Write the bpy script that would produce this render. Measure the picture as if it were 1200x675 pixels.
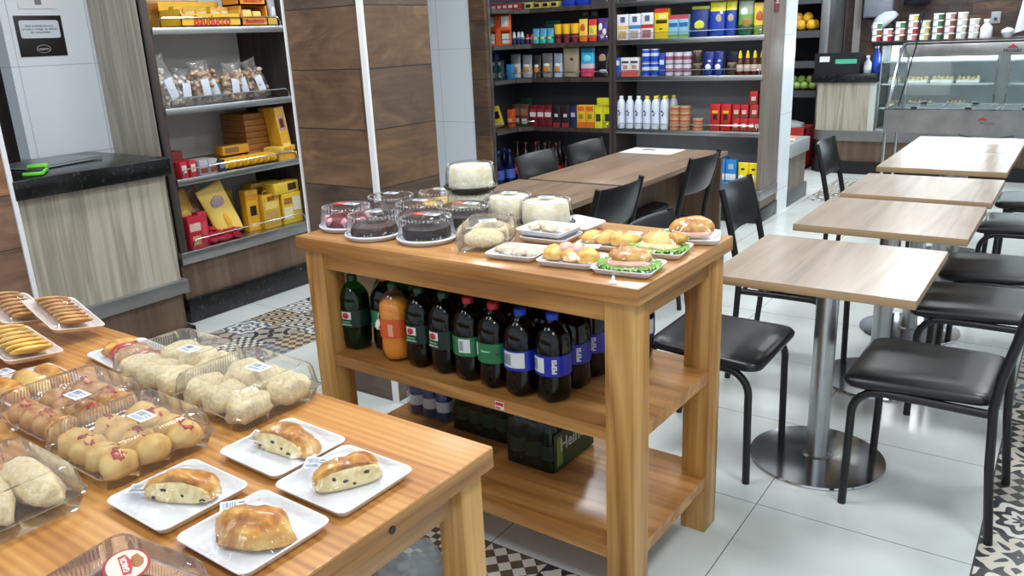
import bpy, bmesh, math, random
from mathutils import Vector, Matrix, noise, Euler
random.seed(7)
PI = math.pi
for o in list(bpy.data.objects): bpy.data.objects.remove(o, do_unlink=True)
COL = bpy.context.scene.collection
scene = bpy.context.scene

# ------------------------------------------------------------------ camera
cd = bpy.data.cameras.new('camera'); cam = bpy.data.objects.new('camera', cd); COL.objects.link(cam)
scene.camera = cam
F, YAW, PITCH, ROLL, CH = 950.09, -0.618066, 0.299316, -0.045066, 1.53692
cy, sy, cp, sp = math.cos(YAW), math.sin(YAW), math.cos(PITCH), math.sin(PITCH)
fw = Vector((sy*cp, cy*cp, -sp)); rt = Vector((cy, -sy, 0)); up = rt.cross(fw)
r2 = math.cos(ROLL)*rt + math.sin(ROLL)*up; u2 = -math.sin(ROLL)*rt + math.cos(ROLL)*up
cam.matrix_world = Matrix(((r2.x, u2.x, -fw.x, 0), (r2.y, u2.y, -fw.y, 0), (r2.z, u2.z, -fw.z, CH), (0, 0, 0, 1)))
cd.sensor_width = 36; cd.lens = 36*F/1200; cd.clip_start = .02; cd.clip_end = 60

# ------------------------------------------------------------------ world, light, exposure
scene.view_settings.view_transform = 'Standard'
try: scene.view_settings.look = 'None'
except Exception: pass
scene.view_settings.gamma = 1; scene.view_settings.use_curve_mapping = False
scene.view_settings.exposure = 0.14
w = bpy.data.worlds.new('world'); scene.world = w; w.use_nodes = True
w.node_tree.nodes['Background'].inputs[0].default_value = (.80, .90, 1, 1)
w.node_tree.nodes['Background'].inputs[1].default_value = .9

def ceiling_lamp(x, y, watts, sx=.6, sy=.6):
    l = bpy.data.lights.new('ceiling_light', 'AREA'); l.shape = 'RECTANGLE'; l.size = sx; l.size_y = sy
    l.energy = watts; l.color = (.93, .97, 1)
    o = bpy.data.objects.new('ceiling_light', l); COL.objects.link(o); o.location = (x, y, 2.86)
LP = 22
for lx in (-3.2, -1.5, .3):
    for ly in (.1, 1.9, 3.7, 5.5, 7.3):
        ceiling_lamp(lx, ly, LP*(.45 if ly < 1 else 1), .45, .45)
ceiling_lamp(-3.7, 8.6, 30); ceiling_lamp(-1.2, 8.9, 45)

# ------------------------------------------------------------------ materials
def lin(c):
    return tuple(((v/255)/12.92 if v/255 <= .04045 else (((v/255)+.055)/1.055)**2.4) for v in c) + (1,)
MATS = {}
def base_mat(name):
    m = bpy.data.materials.new(name); m.use_nodes = True; nt = m.node_tree
    return m, nt, nt.nodes['Principled BSDF']
def mat(c, rough=.5, metal=0, name=None, coat=0, spec=None, mot=.12, sc=14):
    k = ('p', c, rough, metal, coat, spec, mot)
    if k in MATS: return MATS[k]
    m, nt, b = base_mat(name or 'plain')
    b.inputs['Base Color'].default_value = lin(c); b.inputs['Roughness'].default_value = rough
    b.inputs['Metallic'].default_value = metal; b.inputs['Coat Weight'].default_value = coat
    if spec is not None: b.inputs['Specular IOR Level'].default_value = spec
    # a faint mottle keeps every surface procedural and un-plastic
    n = nt.nodes.new('ShaderNodeTexNoise'); n.inputs['Scale'].default_value = sc; n.inputs['Detail'].default_value = 3
    mx = nt.nodes.new('ShaderNodeMix'); mx.data_type = 'RGBA'; mx.blend_type = 'MULTIPLY'
    mx.inputs[0].default_value = mot; mx.inputs[6].default_value = lin(c)
    tc = nt.nodes.new('ShaderNodeTexCoord'); nt.links.new(tc.outputs['Object'], n.inputs['Vector'])
    nt.links.new(n.outputs['Fac'], mx.inputs[7]); nt.links.new(mx.outputs[2], b.inputs['Base Color'])
    MATS[k] = m; return m
def nodes_of(nt):
    def N(t, **kw):
        n = nt.nodes.new(t)
        for a, v in kw.items(): setattr(n, a, v)
        return n
    return N, nt.links.new
def ramp(nt, stops):
    r = nt.nodes.new('ShaderNodeValToRGB'); e = r.color_ramp.elements
    while len(e) < len(stops): e.new(.5)
    for el, (p, c) in zip(e, stops): el.position = p; el.color = lin(c)
    return r
def wood(name, stops, axis='x', scale=1., rough=.45, rings=9., coat=0, world=False, bump=.05, bands=0):
    m, nt, b = base_mat(name); N, L = nodes_of(nt)
    if world: src = N('ShaderNodeNewGeometry').outputs['Position']
    else: src = N('ShaderNodeTexCoord').outputs['Object']
    mp = N('ShaderNodeMapping'); L(src, mp.inputs['Vector'])
    s = [1, 1, 1]; s['xyz'.index(axis)] = .06
    mp.inputs['Scale'].default_value = [v*rings*scale for v in s]
    n1 = N('ShaderNodeTexNoise'); n1.inputs['Scale'].default_value = 1.; n1.inputs['Detail'].default_value = 2; n1.inputs['Distortion'].default_value = .6
    L(mp.outputs[0], n1.inputs['Vector'])
    mul = N('ShaderNodeMath', operation='MULTIPLY'); mul.inputs[1].default_value = 7; L(n1.outputs['Fac'], mul.inputs[0])
    fr = N('ShaderNodeMath', operation='PINGPONG'); fr.inputs[1].default_value = 1; L(mul.outputs[0], fr.inputs[0])
    mp2 = N('ShaderNodeMapping'); L(src, mp2.inputs['Vector']); s2 = [1, 1, 1]; s2['xyz'.index(axis)] = .03
    mp2.inputs['Scale'].default_value = [v*110*scale for v in s2]
    n2 = N('ShaderNodeTexNoise'); n2.inputs['Scale'].default_value = 1; n2.inputs['Detail'].default_value = 3; L(mp2.outputs[0], n2.inputs['Vector'])
    mx = N('ShaderNodeMix', data_type='FLOAT'); mx.inputs[0].default_value = .55
    L(fr.outputs[0], mx.inputs[2]); L(n2.outputs['Fac'], mx.inputs[3])
    if bands:
        wv = N('ShaderNodeTexWave'); wv.bands_direction = 'Y'; wv.inputs['Scale'].default_value = bands; wv.inputs['Distortion'].default_value = 1.2; wv.inputs['Detail'].default_value = 1; wv.inputs['Detail Scale'].default_value = .4
        L(src, wv.inputs['Vector']); m3 = N('ShaderNodeMix', data_type='FLOAT'); m3.inputs[0].default_value = .20; L(mx.outputs[0], m3.inputs[2]); L(wv.outputs['Fac'], m3.inputs[3]); mx = m3
    r = ramp(nt, stops); L(mx.outputs[0], r.inputs['Fac']); L(r.outputs[0], b.inputs['Base Color'])
    b.inputs['Roughness'].default_value = rough; b.inputs['Coat Weight'].default_value = coat; b.inputs['Coat Roughness'].default_value = .15
    bp = N('ShaderNodeBump'); bp.inputs['Strength'].default_value = bump; bp.inputs['Distance'].default_value = .002
    L(mx.outputs[0], bp.inputs['Height']); L(bp.outputs[0], b.inputs['Normal'])
    return m
def clear_plastic(name, tint=(255, 255, 255), rough=.06, haze=.05, ior=1.45, white=(235, 238, 242), bump=0, cap=.42):
    m = bpy.data.materials.new(name); m.use_nodes = True; nt = m.node_tree; nt.nodes.clear(); N, L = nodes_of(nt)
    out = N('ShaderNodeOutputMaterial'); t = N('ShaderNodeBsdfTransparent'); g = N('ShaderNodeBsdfGlossy'); d = N('ShaderNodeBsdfDiffuse')
    t.inputs[0].default_value = lin(tint); g.inputs['Roughness'].default_value = rough; d.inputs[0].default_value = lin(white)
    fr = N('ShaderNodeFresnel'); fr.inputs[0].default_value = ior
    if bump:
        nz = N('ShaderNodeTexNoise'); nz.inputs['Scale'].default_value = 45; nz.inputs['Detail'].default_value = 3
        tc = N('ShaderNodeTexCoord'); L(tc.outputs['Object'], nz.inputs['Vector'])
        bm_ = N('ShaderNodeBump'); bm_.inputs['Strength'].default_value = bump; bm_.inputs['Distance'].default_value = .004
        L(nz.outputs['Fac'], bm_.inputs['Height']); L(bm_.outputs[0], g.inputs['Normal']); L(bm_.outputs[0], fr.inputs['Normal'])
    m1 = N('ShaderNodeMixShader'); m1.inputs[0].default_value = haze; L(t.outputs[0], m1.inputs[1]); L(d.outputs[0], m1.inputs[2])
    m2 = N('ShaderNodeMixShader'); cl = N('ShaderNodeMath', operation='MINIMUM'); cl.inputs[1].default_value = cap; L(fr.outputs[0], cl.inputs[0]); L(cl.outputs[0], m2.inputs[0]); L(m1.outputs[0], m2.inputs[1]); L(g.outputs[0], m2.inputs[2])
    L(m2.outputs[0], out.inputs['Surface']); return m
def noise_mat(name, stops, scale=30, rough=.6, bump=.3, dist=.004, detail=4, metal=0, coat=0):
    m, nt, b = base_mat(name); N, L = nodes_of(nt)
    tc = N('ShaderNodeTexCoord'); n = N('ShaderNodeTexNoise'); n.inputs['Scale'].default_value = scale; n.inputs['Detail'].default_value = detail
    L(tc.outputs['Object'], n.inputs['Vector']); r = ramp(nt, stops); L(n.outputs['Fac'], r.inputs['Fac']); L(r.outputs[0], b.inputs['Base Color'])
    b.inputs['Roughness'].default_value = rough; b.inputs['Metallic'].default_value = metal; b.inputs['Coat Weight'].default_value = coat
    bp = N('ShaderNodeBump'); bp.inputs['Strength'].default_value = bump; bp.inputs['Distance'].default_value = dist
    L(n.outputs['Fac'], bp.inputs['Height']); L(bp.outputs[0], b.inputs['Normal']); return m
def granite():
    m, nt, b = base_mat('black_granite'); N, L = nodes_of(nt)
    v = N('ShaderNodeTexVoronoi'); v.inputs['Scale'].default_value = 110; g = N('ShaderNodeNewGeometry'); L(g.outputs['Position'], v.inputs['Vector'])
    n = N('ShaderNodeTexNoise'); n.inputs['Scale'].default_value = 45; n.inputs['Detail'].default_value = 6; L(g.outputs['Position'], n.inputs['Vector'])
    r = ramp(nt, [(.0, (12, 13, 15)), (.55, (20, 22, 23)), (.66, (38, 41, 40)), (.78, (70, 72, 68))]); L(n.outputs['Fac'], r.inputs['Fac'])
    L(r.outputs[0], b.inputs['Base Color']); b.inputs['Roughness'].default_value = .22; return m
def wood_tile(name, palette, ax, row=.37, z0=-.08, width=1.1, rough=.4, jit=.5):
    """wood-look porcelain tiles: each tile its own tone, grain along the tile, thin dark joints"""
    m, nt, b = base_mat(name); N, L = nodes_of(nt)
    g = N('ShaderNodeNewGeometry'); sx = N('ShaderNodeSeparateXYZ'); L(g.outputs['Position'], sx.inputs[0])
    cb = N('ShaderNodeCombineXYZ'); sm = N('ShaderNodeMath', operation='ADD'); L(sx.outputs[0], sm.inputs[0]); L(sx.outputs[1], sm.inputs[1])
    L(sm.outputs[0], cb.inputs[0]); sh = N('ShaderNodeMath', operation='ADD'); sh.inputs[1].default_value = z0; L(sx.outputs[2], sh.inputs[0]); L(sh.outputs[0], cb.inputs[1])
    br = N('ShaderNodeTexBrick'); br.offset = jit; br.inputs['Scale'].default_value = 1; br.inputs['Brick Width'].default_value = width
    br.inputs['Row Height'].default_value = row; br.inputs['Mortar Size'].default_value = .0025; br.inputs['Mortar Smooth'].default_value = .2
    br.inputs['Color1'].default_value = (0, 0, 0, 1); br.inputs['Color2'].default_value = (1, 1, 1, 1); br.inputs['Mortar'].default_value = (.5, .5, .5, 1)
    L(cb.outputs[0], br.inputs['Vector'])
    # per-tile shift of grain
    mu = N('ShaderNodeVectorMath', operation='SCALE'); mu.inputs['Scale'].default_value = 17; L(br.outputs['Color'], mu.inputs[0])
    ad = N('ShaderNodeVectorMath', operation='ADD'); L(cb.outputs[0], ad.inputs[0]); L(mu.outputs[0], ad.inputs[1])
    mp = N('ShaderNodeMapping'); mp.inputs['Scale'].default_value = (2.2, 5.5, 1); L(ad.outputs[0], mp.inputs['Vector'])
    n = N('ShaderNodeTexNoise'); n.inputs['Scale'].default_value = 1.3; n.inputs['Detail'].default_value = 7; n.inputs['Roughness'].default_value = .6; n.inputs['Distortion'].default_value = 1.2
    L(mp.outputs[0], n.inputs['Vector'])
    mp3 = N('ShaderNodeMapping'); mp3.inputs['Scale'].default_value = (3, 70, 1); L(ad.outputs[0], mp3.inputs['Vector'])
    n3 = N('ShaderNodeTexNoise'); n3.inputs['Scale'].default_value = 1; n3.inputs['Detail'].default_value = 3; L(mp3.outputs[0], n3.inputs['Vector'])
    mx0 = N('ShaderNodeMix', data_type='FLOAT'); mx0.inputs[0].default_value = .16; L(n.outputs['Fac'], mx0.inputs[2]); L(n3.outputs['Fac'], mx0.inputs[3])
    r = ramp(nt, [(.30, palette[0]), (.45, palette[1]), (.56, palette[2]), (.7, palette[3])]); L(mx0.outputs[0], r.inputs['Fac'])
    hs = N('ShaderNodeHueSaturation'); L(r.outputs[0], hs.inputs['Color'])
    mr = N('ShaderNodeMapRange'); mr.inputs[3].default_value = .72; mr.inputs[4].default_value = 1.25; L(br.outputs['Color'], mr.inputs[0]); L(mr.outputs[0], hs.inputs['Value'])
    mr2 = N('ShaderNodeMapRange'); mr2.inputs[3].default_value = .75; mr2.inputs[4].default_value = 1.2; L(br.outputs['Color'], mr2.inputs[0]); L(mr2.outputs[0], hs.inputs['Saturation'])
    mx = N('ShaderNodeMix'); mx.data_type = 'RGBA'; L(br.outputs['Fac'], mx.inputs[0]); L(hs.outputs[0], mx.inputs[6]); mx.inputs[7].default_value = lin((48, 38, 32))
    L(mx.outputs[2], b.inputs['Base Color']); b.inputs['Roughness'].default_value = rough
    bp = N('ShaderNodeBump'); bp.inputs['Strength'].default_value = .25; bp.inputs['Distance'].default_value = .003; L(n.outputs['Fac'], bp.inputs['Height']); L(bp.outputs[0], b.inputs['Normal'])
    return m
def white_tile(name, col=(226, 234, 240), zrow=.49, z0=0., w=.43, u0=0., rough=.18):
    m, nt, b = base_mat(name); N, L = nodes_of(nt)
    g = N('ShaderNodeNewGeometry'); sx = N('ShaderNodeSeparateXYZ'); L(g.outputs['Position'], sx.inputs[0])
    sm = N('ShaderNodeMath', operation='ADD'); L(sx.outputs[0], sm.inputs[0]); L(sx.outputs[1], sm.inputs[1])
    a2 = N('ShaderNodeMath', operation='ADD'); a2.inputs[1].default_value = 50*w - u0; L(sm.outputs[0], a2.inputs[0])
    a3 = N('ShaderNodeMath', operation='ADD'); a3.inputs[1].default_value = 50*zrow - z0; L(sx.outputs[2], a3.inputs[0])
    outs = []
    for src, per in ((a2, w), (a3, zrow)):
        md = N('ShaderNodeMath', operation='PINGPONG'); md.inputs[1].default_value = per/2; L(src.outputs[0], md.inputs[0])
        lt = N('ShaderNodeMath', operation='LESS_THAN'); lt.inputs[1].default_value = .0016; L(md.outputs[0], lt.inputs[0]); outs.append(lt)
    mm = N('ShaderNodeMath', operation='MAXIMUM'); L(outs[0].outputs[0], mm.inputs[0]); L(outs[1].outputs[0], mm.inputs[1])
    mx = N('ShaderNodeMix'); mx.data_type = 'RGBA'; L(mm.outputs[0], mx.inputs[0]); mx.inputs[6].default_value = lin(col); mx.inputs[7].default_value = lin((165, 172, 178))
    L(mx.outputs[2], b.inputs['Base Color']); b.inputs['Roughness'].default_value = rough; return m
def floor_tile():
    m, nt, b = base_mat('floor_tile'); N, L = nodes_of(nt)
    g = N('ShaderNodeNewGeometry'); sx = N('ShaderNodeSeparateXYZ'); L(g.outputs['Position'], sx.inputs[0]); outs = []
    for i, off in ((0, -.739), (1, 2.405)):
        a = N('ShaderNodeMath', operation='ADD'); a.inputs[1].default_value = .641*50 - off; L(sx.outputs[i], a.inputs[0])
        md = N('ShaderNodeMath', operation='PINGPONG'); md.inputs[1].default_value = .3205; L(a.outputs[0], md.inputs[0])
        lt = N('ShaderNodeMath', operation='LESS_THAN'); lt.inputs[1].default_value = .0014; L(md.outputs[0], lt.inputs[0]); outs.append(lt)
    mm = N('ShaderNodeMath', operation='MAXIMUM'); L(outs[0].outputs[0], mm.inputs[0]); L(outs[1].outputs[0], mm.inputs[1])
    n = N('ShaderNodeTexNoise'); n.inputs['Scale'].default_value = 2.2; n.inputs['Detail'].default_value = 5; L(g.outputs['Position'], n.inputs['Vector'])
    r = ramp(nt, [(.3, (196, 203, 200)), (.7, (214, 220, 217))]); L(n.outputs['Fac'], r.inputs['Fac'])
    mx = N('ShaderNodeMix'); mx.data_type = 'RGBA'; L(mm.outputs[0], mx.inputs[0]); L(r.outputs[0], mx.inputs[6]); mx.inputs[7].default_value = lin((70, 74, 74))
    L(mx.outputs[2], b.inputs['Base Color']); b.inputs['Roughness'].default_value = .14
    n4 = N('ShaderNodeMapRange'); n4.inputs[3].default_value = .10; n4.inputs[4].default_value = .24; L(n.outputs['Fac'], n4.inputs[0]); L(n4.outputs[0], b.inputs['Roughness'])
    return m
def pattern_tile():
    """patchwork of printed cement tiles: rosettes, diamonds, scrolls and leaves, one pattern per patch"""
    m, nt, b = base_mat('patchwork_tile'); N, L = nodes_of(nt)
    def M(op, a, c=None, d=None):
        n = N('ShaderNodeMath', operation=op)
        for i, v in enumerate((a, c, d)):
            if v is None: continue
            if isinstance(v, (int, float)): n.inputs[i].default_value = v
            else: L(v, n.inputs[i])
        return n.outputs[0]
    g = N('ShaderNodeNewGeometry'); sx = N('ShaderNodeSeparateXYZ'); L(g.outputs['Position'], sx.inputs[0])
    P = .21367
    px = M('DIVIDE', M('ADD', sx.outputs[0], 64.1+.739), P); py = M('DIVIDE', M('ADD', sx.outputs[1], 64.1-2.405), P)
    cx, cyy = M('FLOOR', px), M('FLOOR', py); u = M('SUBTRACT', M('SUBTRACT', px, cx), .5); v = M('SUBTRACT', M('SUBTRACT', py, cyy), .5)
    def rnd(k):
        c = N('ShaderNodeCombineXYZ'); L(cx, c.inputs[0]); L(cyy, c.inputs[1]); c.inputs[2].default_value = k
        wn = N('ShaderNodeTexWhiteNoise', noise_dimensions='3D'); L(c.outputs[0], wn.inputs['Vector']); return wn.outputs['Value']
    r1, r2_, r3 = rnd(4.5), rnd(7.5), rnd(13.5)
    au, av = M('ABSOLUTE', u), M('ABSOLUTE', v); rr = M('SQRT', M('ADD', M('MULTIPLY', u, u), M('MULTIPLY', v, v)))
    th = M('ARCTAN2', v, u)
    A = M('GREATER_THAN', M('SINE', M('ADD', M('MULTIPLY', rr, 26), M('MULTIPLY', M('SINE', M('MULTIPLY', th, 8)), 1.3))), 0)
    Bp = M('GREATER_THAN', M('MULTIPLY', M('SINE', M('MULTIPLY', M('ADD', u, v), 12.57)), M('SINE', M('MULTIPLY', M('SUBTRACT', u, v), 12.57))), 0)
    du, dv = M('SUBTRACT', au, .5), M('SUBTRACT', av, .5); rc = M('SQRT', M('ADD', M('MULTIPLY', du, du), M('MULTIPLY', dv, dv)))
    ring = M('LESS_THAN', M('ABSOLUTE', M('SUBTRACT', rc, .34)), .055)
    pet = M('LESS_THAN', M('SUBTRACT', rr, M('MULTIPLY', M('ABSOLUTE', M('SINE', M('MULTIPLY', th, 2))), .30)), 0)
    Cc = M('MAXIMUM', ring, pet)
    s1 = M('SINE', M('ADD', M('MULTIPLY', au, 14), M('MULTIPLY', M('SINE', M('MULTIPLY', av, 12)), 1.9)))
    s2 = M('SINE', M('ADD', M('MULTIPLY', av, 14), M('MULTIPLY', M('SINE', M('MULTIPLY', au, 12)), 1.9)))
    D = M('GREATER_THAN', M('MULTIPLY', s1, s2), .12)
    E = M('GREATER_THAN', M('SINE', M('ADD', M('MULTIPLY', M('ADD', u, v), 20), M('MULTIPLY', M('SINE', M('MULTIPLY', M('SUBTRACT', u, v), 6)), 5))), .3)
    Fk = M('GREATER_THAN', M('MULTIPLY', M('SINE', M('MULTIPLY', u, 25.13)), M('SINE', M('MULTIPLY', v, 25.13))), 0)
    def sel(prev, new, t):
        k = M('GREATER_THAN', r1, t); return M('ADD', M('MULTIPLY', prev, M('SUBTRACT', 1, k)), M('MULTIPLY', new, k))
    fac = A
    for pt_, t in ((Bp, .2), (Cc, .36), (D, .56), (E, .76), (Fk, .88)): fac = sel(fac, pt_, t)
    dk = ramp(nt, [(0, (52, 54, 58)), (.4, (64, 62, 60)), (.6, (98, 84, 70)), (.8, (90, 104, 124))]); dk.color_ramp.interpolation = 'CONSTANT'; L(r2_, dk.inputs['Fac'])
    lt = ramp(nt, [(0, (212, 210, 200)), (.5, (196, 190, 176)), (.75, (166, 160, 150)), (.88, (186, 166, 140))]); lt.color_ramp.interpolation = 'CONSTANT'; L(r3, lt.inputs['Fac'])
    mx = N('ShaderNodeMix'); mx.data_type = 'RGBA'; L(fac, mx.inputs[0]); L(lt.outputs[0], mx.inputs[6]); L(dk.outputs[0], mx.inputs[7])
    edge = M('GREATER_THAN', M('MAXIMUM', au, av), .488)
    mx2 = N('ShaderNodeMix'); mx2.data_type = 'RGBA'; L(edge, mx2.inputs[0]); L(mx.outputs[2], mx2.inputs[6]); mx2.inputs[7].default_value = lin((70, 68, 66))
    L(mx2.outputs[2], b.inputs['Base Color']); b.inputs['Roughness'].default_value = .3; return m

MW = {
 'table_x': wood('pine_wood_x', [(.15, (138, 90, 44)), (.42, (170, 118, 60)), (.62, (184, 132, 72)), (.85, (200, 150, 90))], 'x', rough=.38, coat=.25),
 'table_y': wood('pine_wood_y', [(.15, (124, 82, 42)), (.42, (162, 114, 60)), (.62, (180, 132, 74)), (.85, (196, 150, 90))], 'y', rough=.4, coat=.2),
 'table_z': wood('pine_wood_z', [(.12, (126, 80, 36)), (.38, (170, 120, 58)), (.6, (194, 146, 78)), (.85, (212, 168, 100))], 'z', rough=.4, coat=.2),
 'front_x': wood('orange_wood_x', [(.15, (150, 92, 48)), (.42, (180, 122, 58)), (.62, (196, 138, 70)), (.85, (208, 156, 88))], 'x', bands=17, rings=9, rough=.42, coat=.1),
 'oak_top': wood('laminate_oak_top', [(.2, (136, 120, 106)), (.5, (152, 136, 120)), (.8, (164, 148, 132))], 'y', rings=7, rough=.24, bump=.01),
 'oak_edge': wood('laminate_edge', [(.2, (140, 112, 80)), (.5, (164, 134, 98)), (.8, (178, 150, 114))], 'x', rings=9, rough=.5),
 'brown_lam': wood('brown_laminate', [(.2, (112, 90, 72)), (.5, (130, 107, 86)), (.8, (144, 120, 98))], 'y', rings=7, rough=.35, bump=.01),
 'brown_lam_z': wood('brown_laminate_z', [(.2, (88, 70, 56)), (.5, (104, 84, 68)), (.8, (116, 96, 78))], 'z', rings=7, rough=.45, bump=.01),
 'pale_lam': wood('pale_laminate', [(.2, (140, 134, 120)), (.5, (166, 160, 144)), (.8, (182, 176, 160))], 'z', rings=12, rough=.45, bump=.01),
 'dark_lam': wood('dark_laminate', [(.2, (46, 38, 36)), (.5, (60, 51, 48)), (.8, (74, 64, 60))], 'z', rings=8, rough=.45, bump=.01),
 'mid_lam': wood('taupe_laminate', [(.2, (96, 86, 80)), (.5, (114, 103, 96)), (.8, (128, 117, 108))], 'z', rings=8, rough=.42, bump=.01),
}
STEEL = noise_mat('brushed_steel', [(.3, (178, 181, 183)), (.7, (190, 192, 194))], 8, .30, .0, .001, metal=1)
STEEL_D = noise_mat('satin_steel', [(.3, (150, 151, 152)), (.7, (162, 163, 164))], 8, .36, .0, .001, metal=.85)
CHROME = mat((200, 203, 206), .14, 1, 'polished_steel')
BLACKM = mat((16, 17, 19), .38, 0, 'black_paint')
LEATH = noise_mat('black_vinyl', [(.3, (13, 15, 19)), (.7, (20, 23, 28))], 220, .34, .12, .0008)
GRANITE = granite()
WHITE = mat((236, 238, 240), .45, 0, 'white_paint')
GREYBACK = mat((150, 152, 156), .55, 0, 'grey_board')
CLEAR = clear_plastic('clear_plastic', haze=.03, ior=1.35)
CLEARR = clear_plastic('ribbed_clear_plastic', haze=.06, ior=1.40, cap=.8)
DOME = clear_plastic('dome_plastic', haze=.012, ior=1.38, cap=.6)
FILM = clear_plastic('cling_film', haze=.02, ior=1.38, rough=.05, bump=.9)
GLASS = clear_plastic('glass_pane', tint=(250, 253, 252), haze=.01, ior=1.12, rough=.02)

# ------------------------------------------------------------------ mesh builder
class G:
    def __init__(s): s.v = []; s.f = []; s.m = []; s.T = None; s.soft = False
    def add(s, vs, fs, mi=0):
        o = len(s.v)
        if s.T is not None: vs = [tuple(s.T @ Vector(p)) for p in vs]
        s.v += [tuple(p) for p in vs]; s.f += [tuple(i+o for i in f) for f in fs]; s.m += [mi]*len(fs); return s
    def box(s, x0, y0, z0, x1, y1, z1, mi=0, bev=0):
        if bev <= 0:
            vs = [(x, y, z) for z in (z0, z1) for y in (y0, y1) for x in (x0, x1)]
            return s.add(vs, [(0, 2, 3, 1), (4, 5, 7, 6), (0, 1, 5, 4), (2, 6, 7, 3), (0, 4, 6, 2), (1, 3, 7, 5)], mi)
        bm = bmesh.new(); bmesh.ops.create_cube(bm, size=1)
        for q in bm.verts: q.co = Vector(((x0+x1)/2+q.co.x*(x1-x0), (y0+y1)/2+q.co.y*(y1-y0), (z0+z1)/2+q.co.z*(z1-z0)))
        bmesh.ops.bevel(bm, geom=list(bm.edges), offset=bev, segments=2, profile=.5, affect='EDGES')
        bm.verts.index_update(); s.add([tuple(q.co) for q in bm.verts], [tuple(q.index for q in f.verts) for f in bm.faces], mi); bm.free(); return s
    def lathe(s, prof, c=(0, 0, 0), n=24, mi=0, mod=None, cap0=True, cap1=True):
        """prof: (r, z) or (r, z, material); mod(theta, i) scales the radius"""
        vs = []; fs = []; ms = []
        for i, p in enumerate(prof):
            for k in range(n):
                a = 2*PI*k/n; r = p[0]*(mod(a, i) if mod else 1)
                vs.append((c[0]+r*math.cos(a), c[1]+r*math.sin(a), c[2]+p[1]))
        for i in range(len(prof)-1):
            for k in range(n):
                fs.append((i*n+k, i*n+(k+1) % n, (i+1)*n+(k+1) % n, (i+1)*n+k)); ms.append(prof[i][2] if len(prof[i]) > 2 else mi)
        if cap0: fs.append(tuple(reversed(range(n)))); ms.append(ms[0])
        if cap1: fs.append(tuple(range((len(prof)-1)*n, len(prof)*n))); ms.append(ms[-2] if cap0 else ms[-1])
        o = len(s.f); s.add(vs, fs, mi)
        s.m[o:] = ms; return s
    def rings(s, rs, mi=0, cap0=True, cap1=True, closed=True):
        n = len(rs[0]); vs = [p for r in rs for p in r]; fs = []
        for i in range(len(rs)-1):
            for k in range(n if closed else n-1): fs.append((i*n+k, i*n+(k+1) % n, (i+1)*n+(k+1) % n, (i+1)*n+k))
        if cap0: fs.append(tuple(reversed(range(n))))
        if cap1: fs.append(tuple(range((len(rs)-1)*n, len(rs)*n)))
        return s.add(vs, fs, mi)
    def tube(s, pts, r, n=10, mi=0, closed=False):
        pts = [Vector(p) for p in pts]; rs = []; prev = None
        for i, p in enumerate(pts):
            if closed: t = (pts[(i+1) % len(pts)]-pts[i-1]).normalized()
            else: t = (pts[min(i+1, len(pts)-1)]-pts[max(i-1, 0)]).normalized()
            if prev is None:
                a = Vector((0, 0, 1)) if abs(t.z) < .9 else Vector((1, 0, 0)); x = t.cross(a).normalized()
            else: x = (prev - t*prev.dot(t)).normalized()
            prev = x; y = t.cross(x); rr = r[i] if isinstance(r, (list, tuple)) else r
            rs.append([tuple(p+rr*(math.cos(2*PI*k/n)*x+math.sin(2*PI*k/n)*y)) for k in range(n)])
        if closed: rs.append(rs[0])
        return s.rings(rs, mi, not closed, not closed)
    def cyl(s, x, y, z0, z1, r, n=20, mi=0): return s.lathe([(r, z0), (r, z1)], (x, y, 0), n, mi)
    def quad(s, a, b, c, d, mi=0): return s.add([a, b, c, d], [(0, 1, 2, 3)], mi)
    def prism(s, poly, axis, a0, a1, mi=0):
        """poly: outline in the other two axes (order xyz minus axis), extruded along axis"""
        def P(p, t):
            if axis == 'x': return (t, p[0], p[1])
            if axis == 'y': return (p[0], t, p[1])
            return (p[0], p[1], t)
        n = len(poly); vs = [P(p, a0) for p in poly]+[P(p, a1) for p in poly]
        fs = [tuple(range(n)), tuple(reversed(range(n, 2*n)))]+[(i, n+i, n+(i+1) % n, (i+1) % n) for i in range(n)]
        return s.add(vs, fs, mi)
    def blob(s, c, r, seed=0, lump=.12, freq=2.2, sub=3, mi=0, flat=None, rot=0, fine=0):
        bm = bmesh.new(); bmesh.ops.create_icosphere(bm, subdivisions=sub, radius=1); s.soft = True
        o = Vector((seed*3.7, seed*1.3, seed*.7)); cr, sr = math.cos(rot), math.sin(rot); vs = []
        for q in bm.verts:
            p = q.co.copy(); k = 1+lump*noise.noise(p*freq+o)*2
            if fine: k += fine*noise.noise(p*freq*5+o)*2
            x, y, z = p.x*k*r[0], p.y*k*r[1], p.z*k*r[2]
            if flat is not None: z = max(z, flat)
            vs.append((c[0]+cr*x-sr*y, c[1]+sr*x+cr*y, c[2]+z))
        bm.verts.index_update(); s.add(vs, [tuple(q.index for q in f.verts) for f in bm.faces], mi); bm.free(); return s
    def build(s, name, mats, parent=None, loc=(0, 0, 0), rot=(0, 0, 0), angle=None, fix=True):
        angle = angle or (110 if s.soft else 40)
        me = bpy.data.meshes.new(name); me.from_pydata(s.v, [], s.f)
        if not isinstance(mats, (list, tuple)): mats = [mats]
        for q in mats: me.materials.append(q)
        me.polygons.foreach_set('material_index', s.m); me.polygons.foreach_set('use_smooth', [True]*len(s.f)); me.update()
        if fix:
            bm = bmesh.new(); bm.from_mesh(me); bmesh.ops.recalc_face_normals(bm, faces=bm.faces); bm.to_mesh(me); bm.free()
        me.set_sharp_from_angle(angle=math.radians(angle))
        o = bpy.data.objects.new(name, me); COL.objects.link(o); o.location = loc; o.rotation_euler = rot
        if parent: o.parent = parent
        return o
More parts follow.
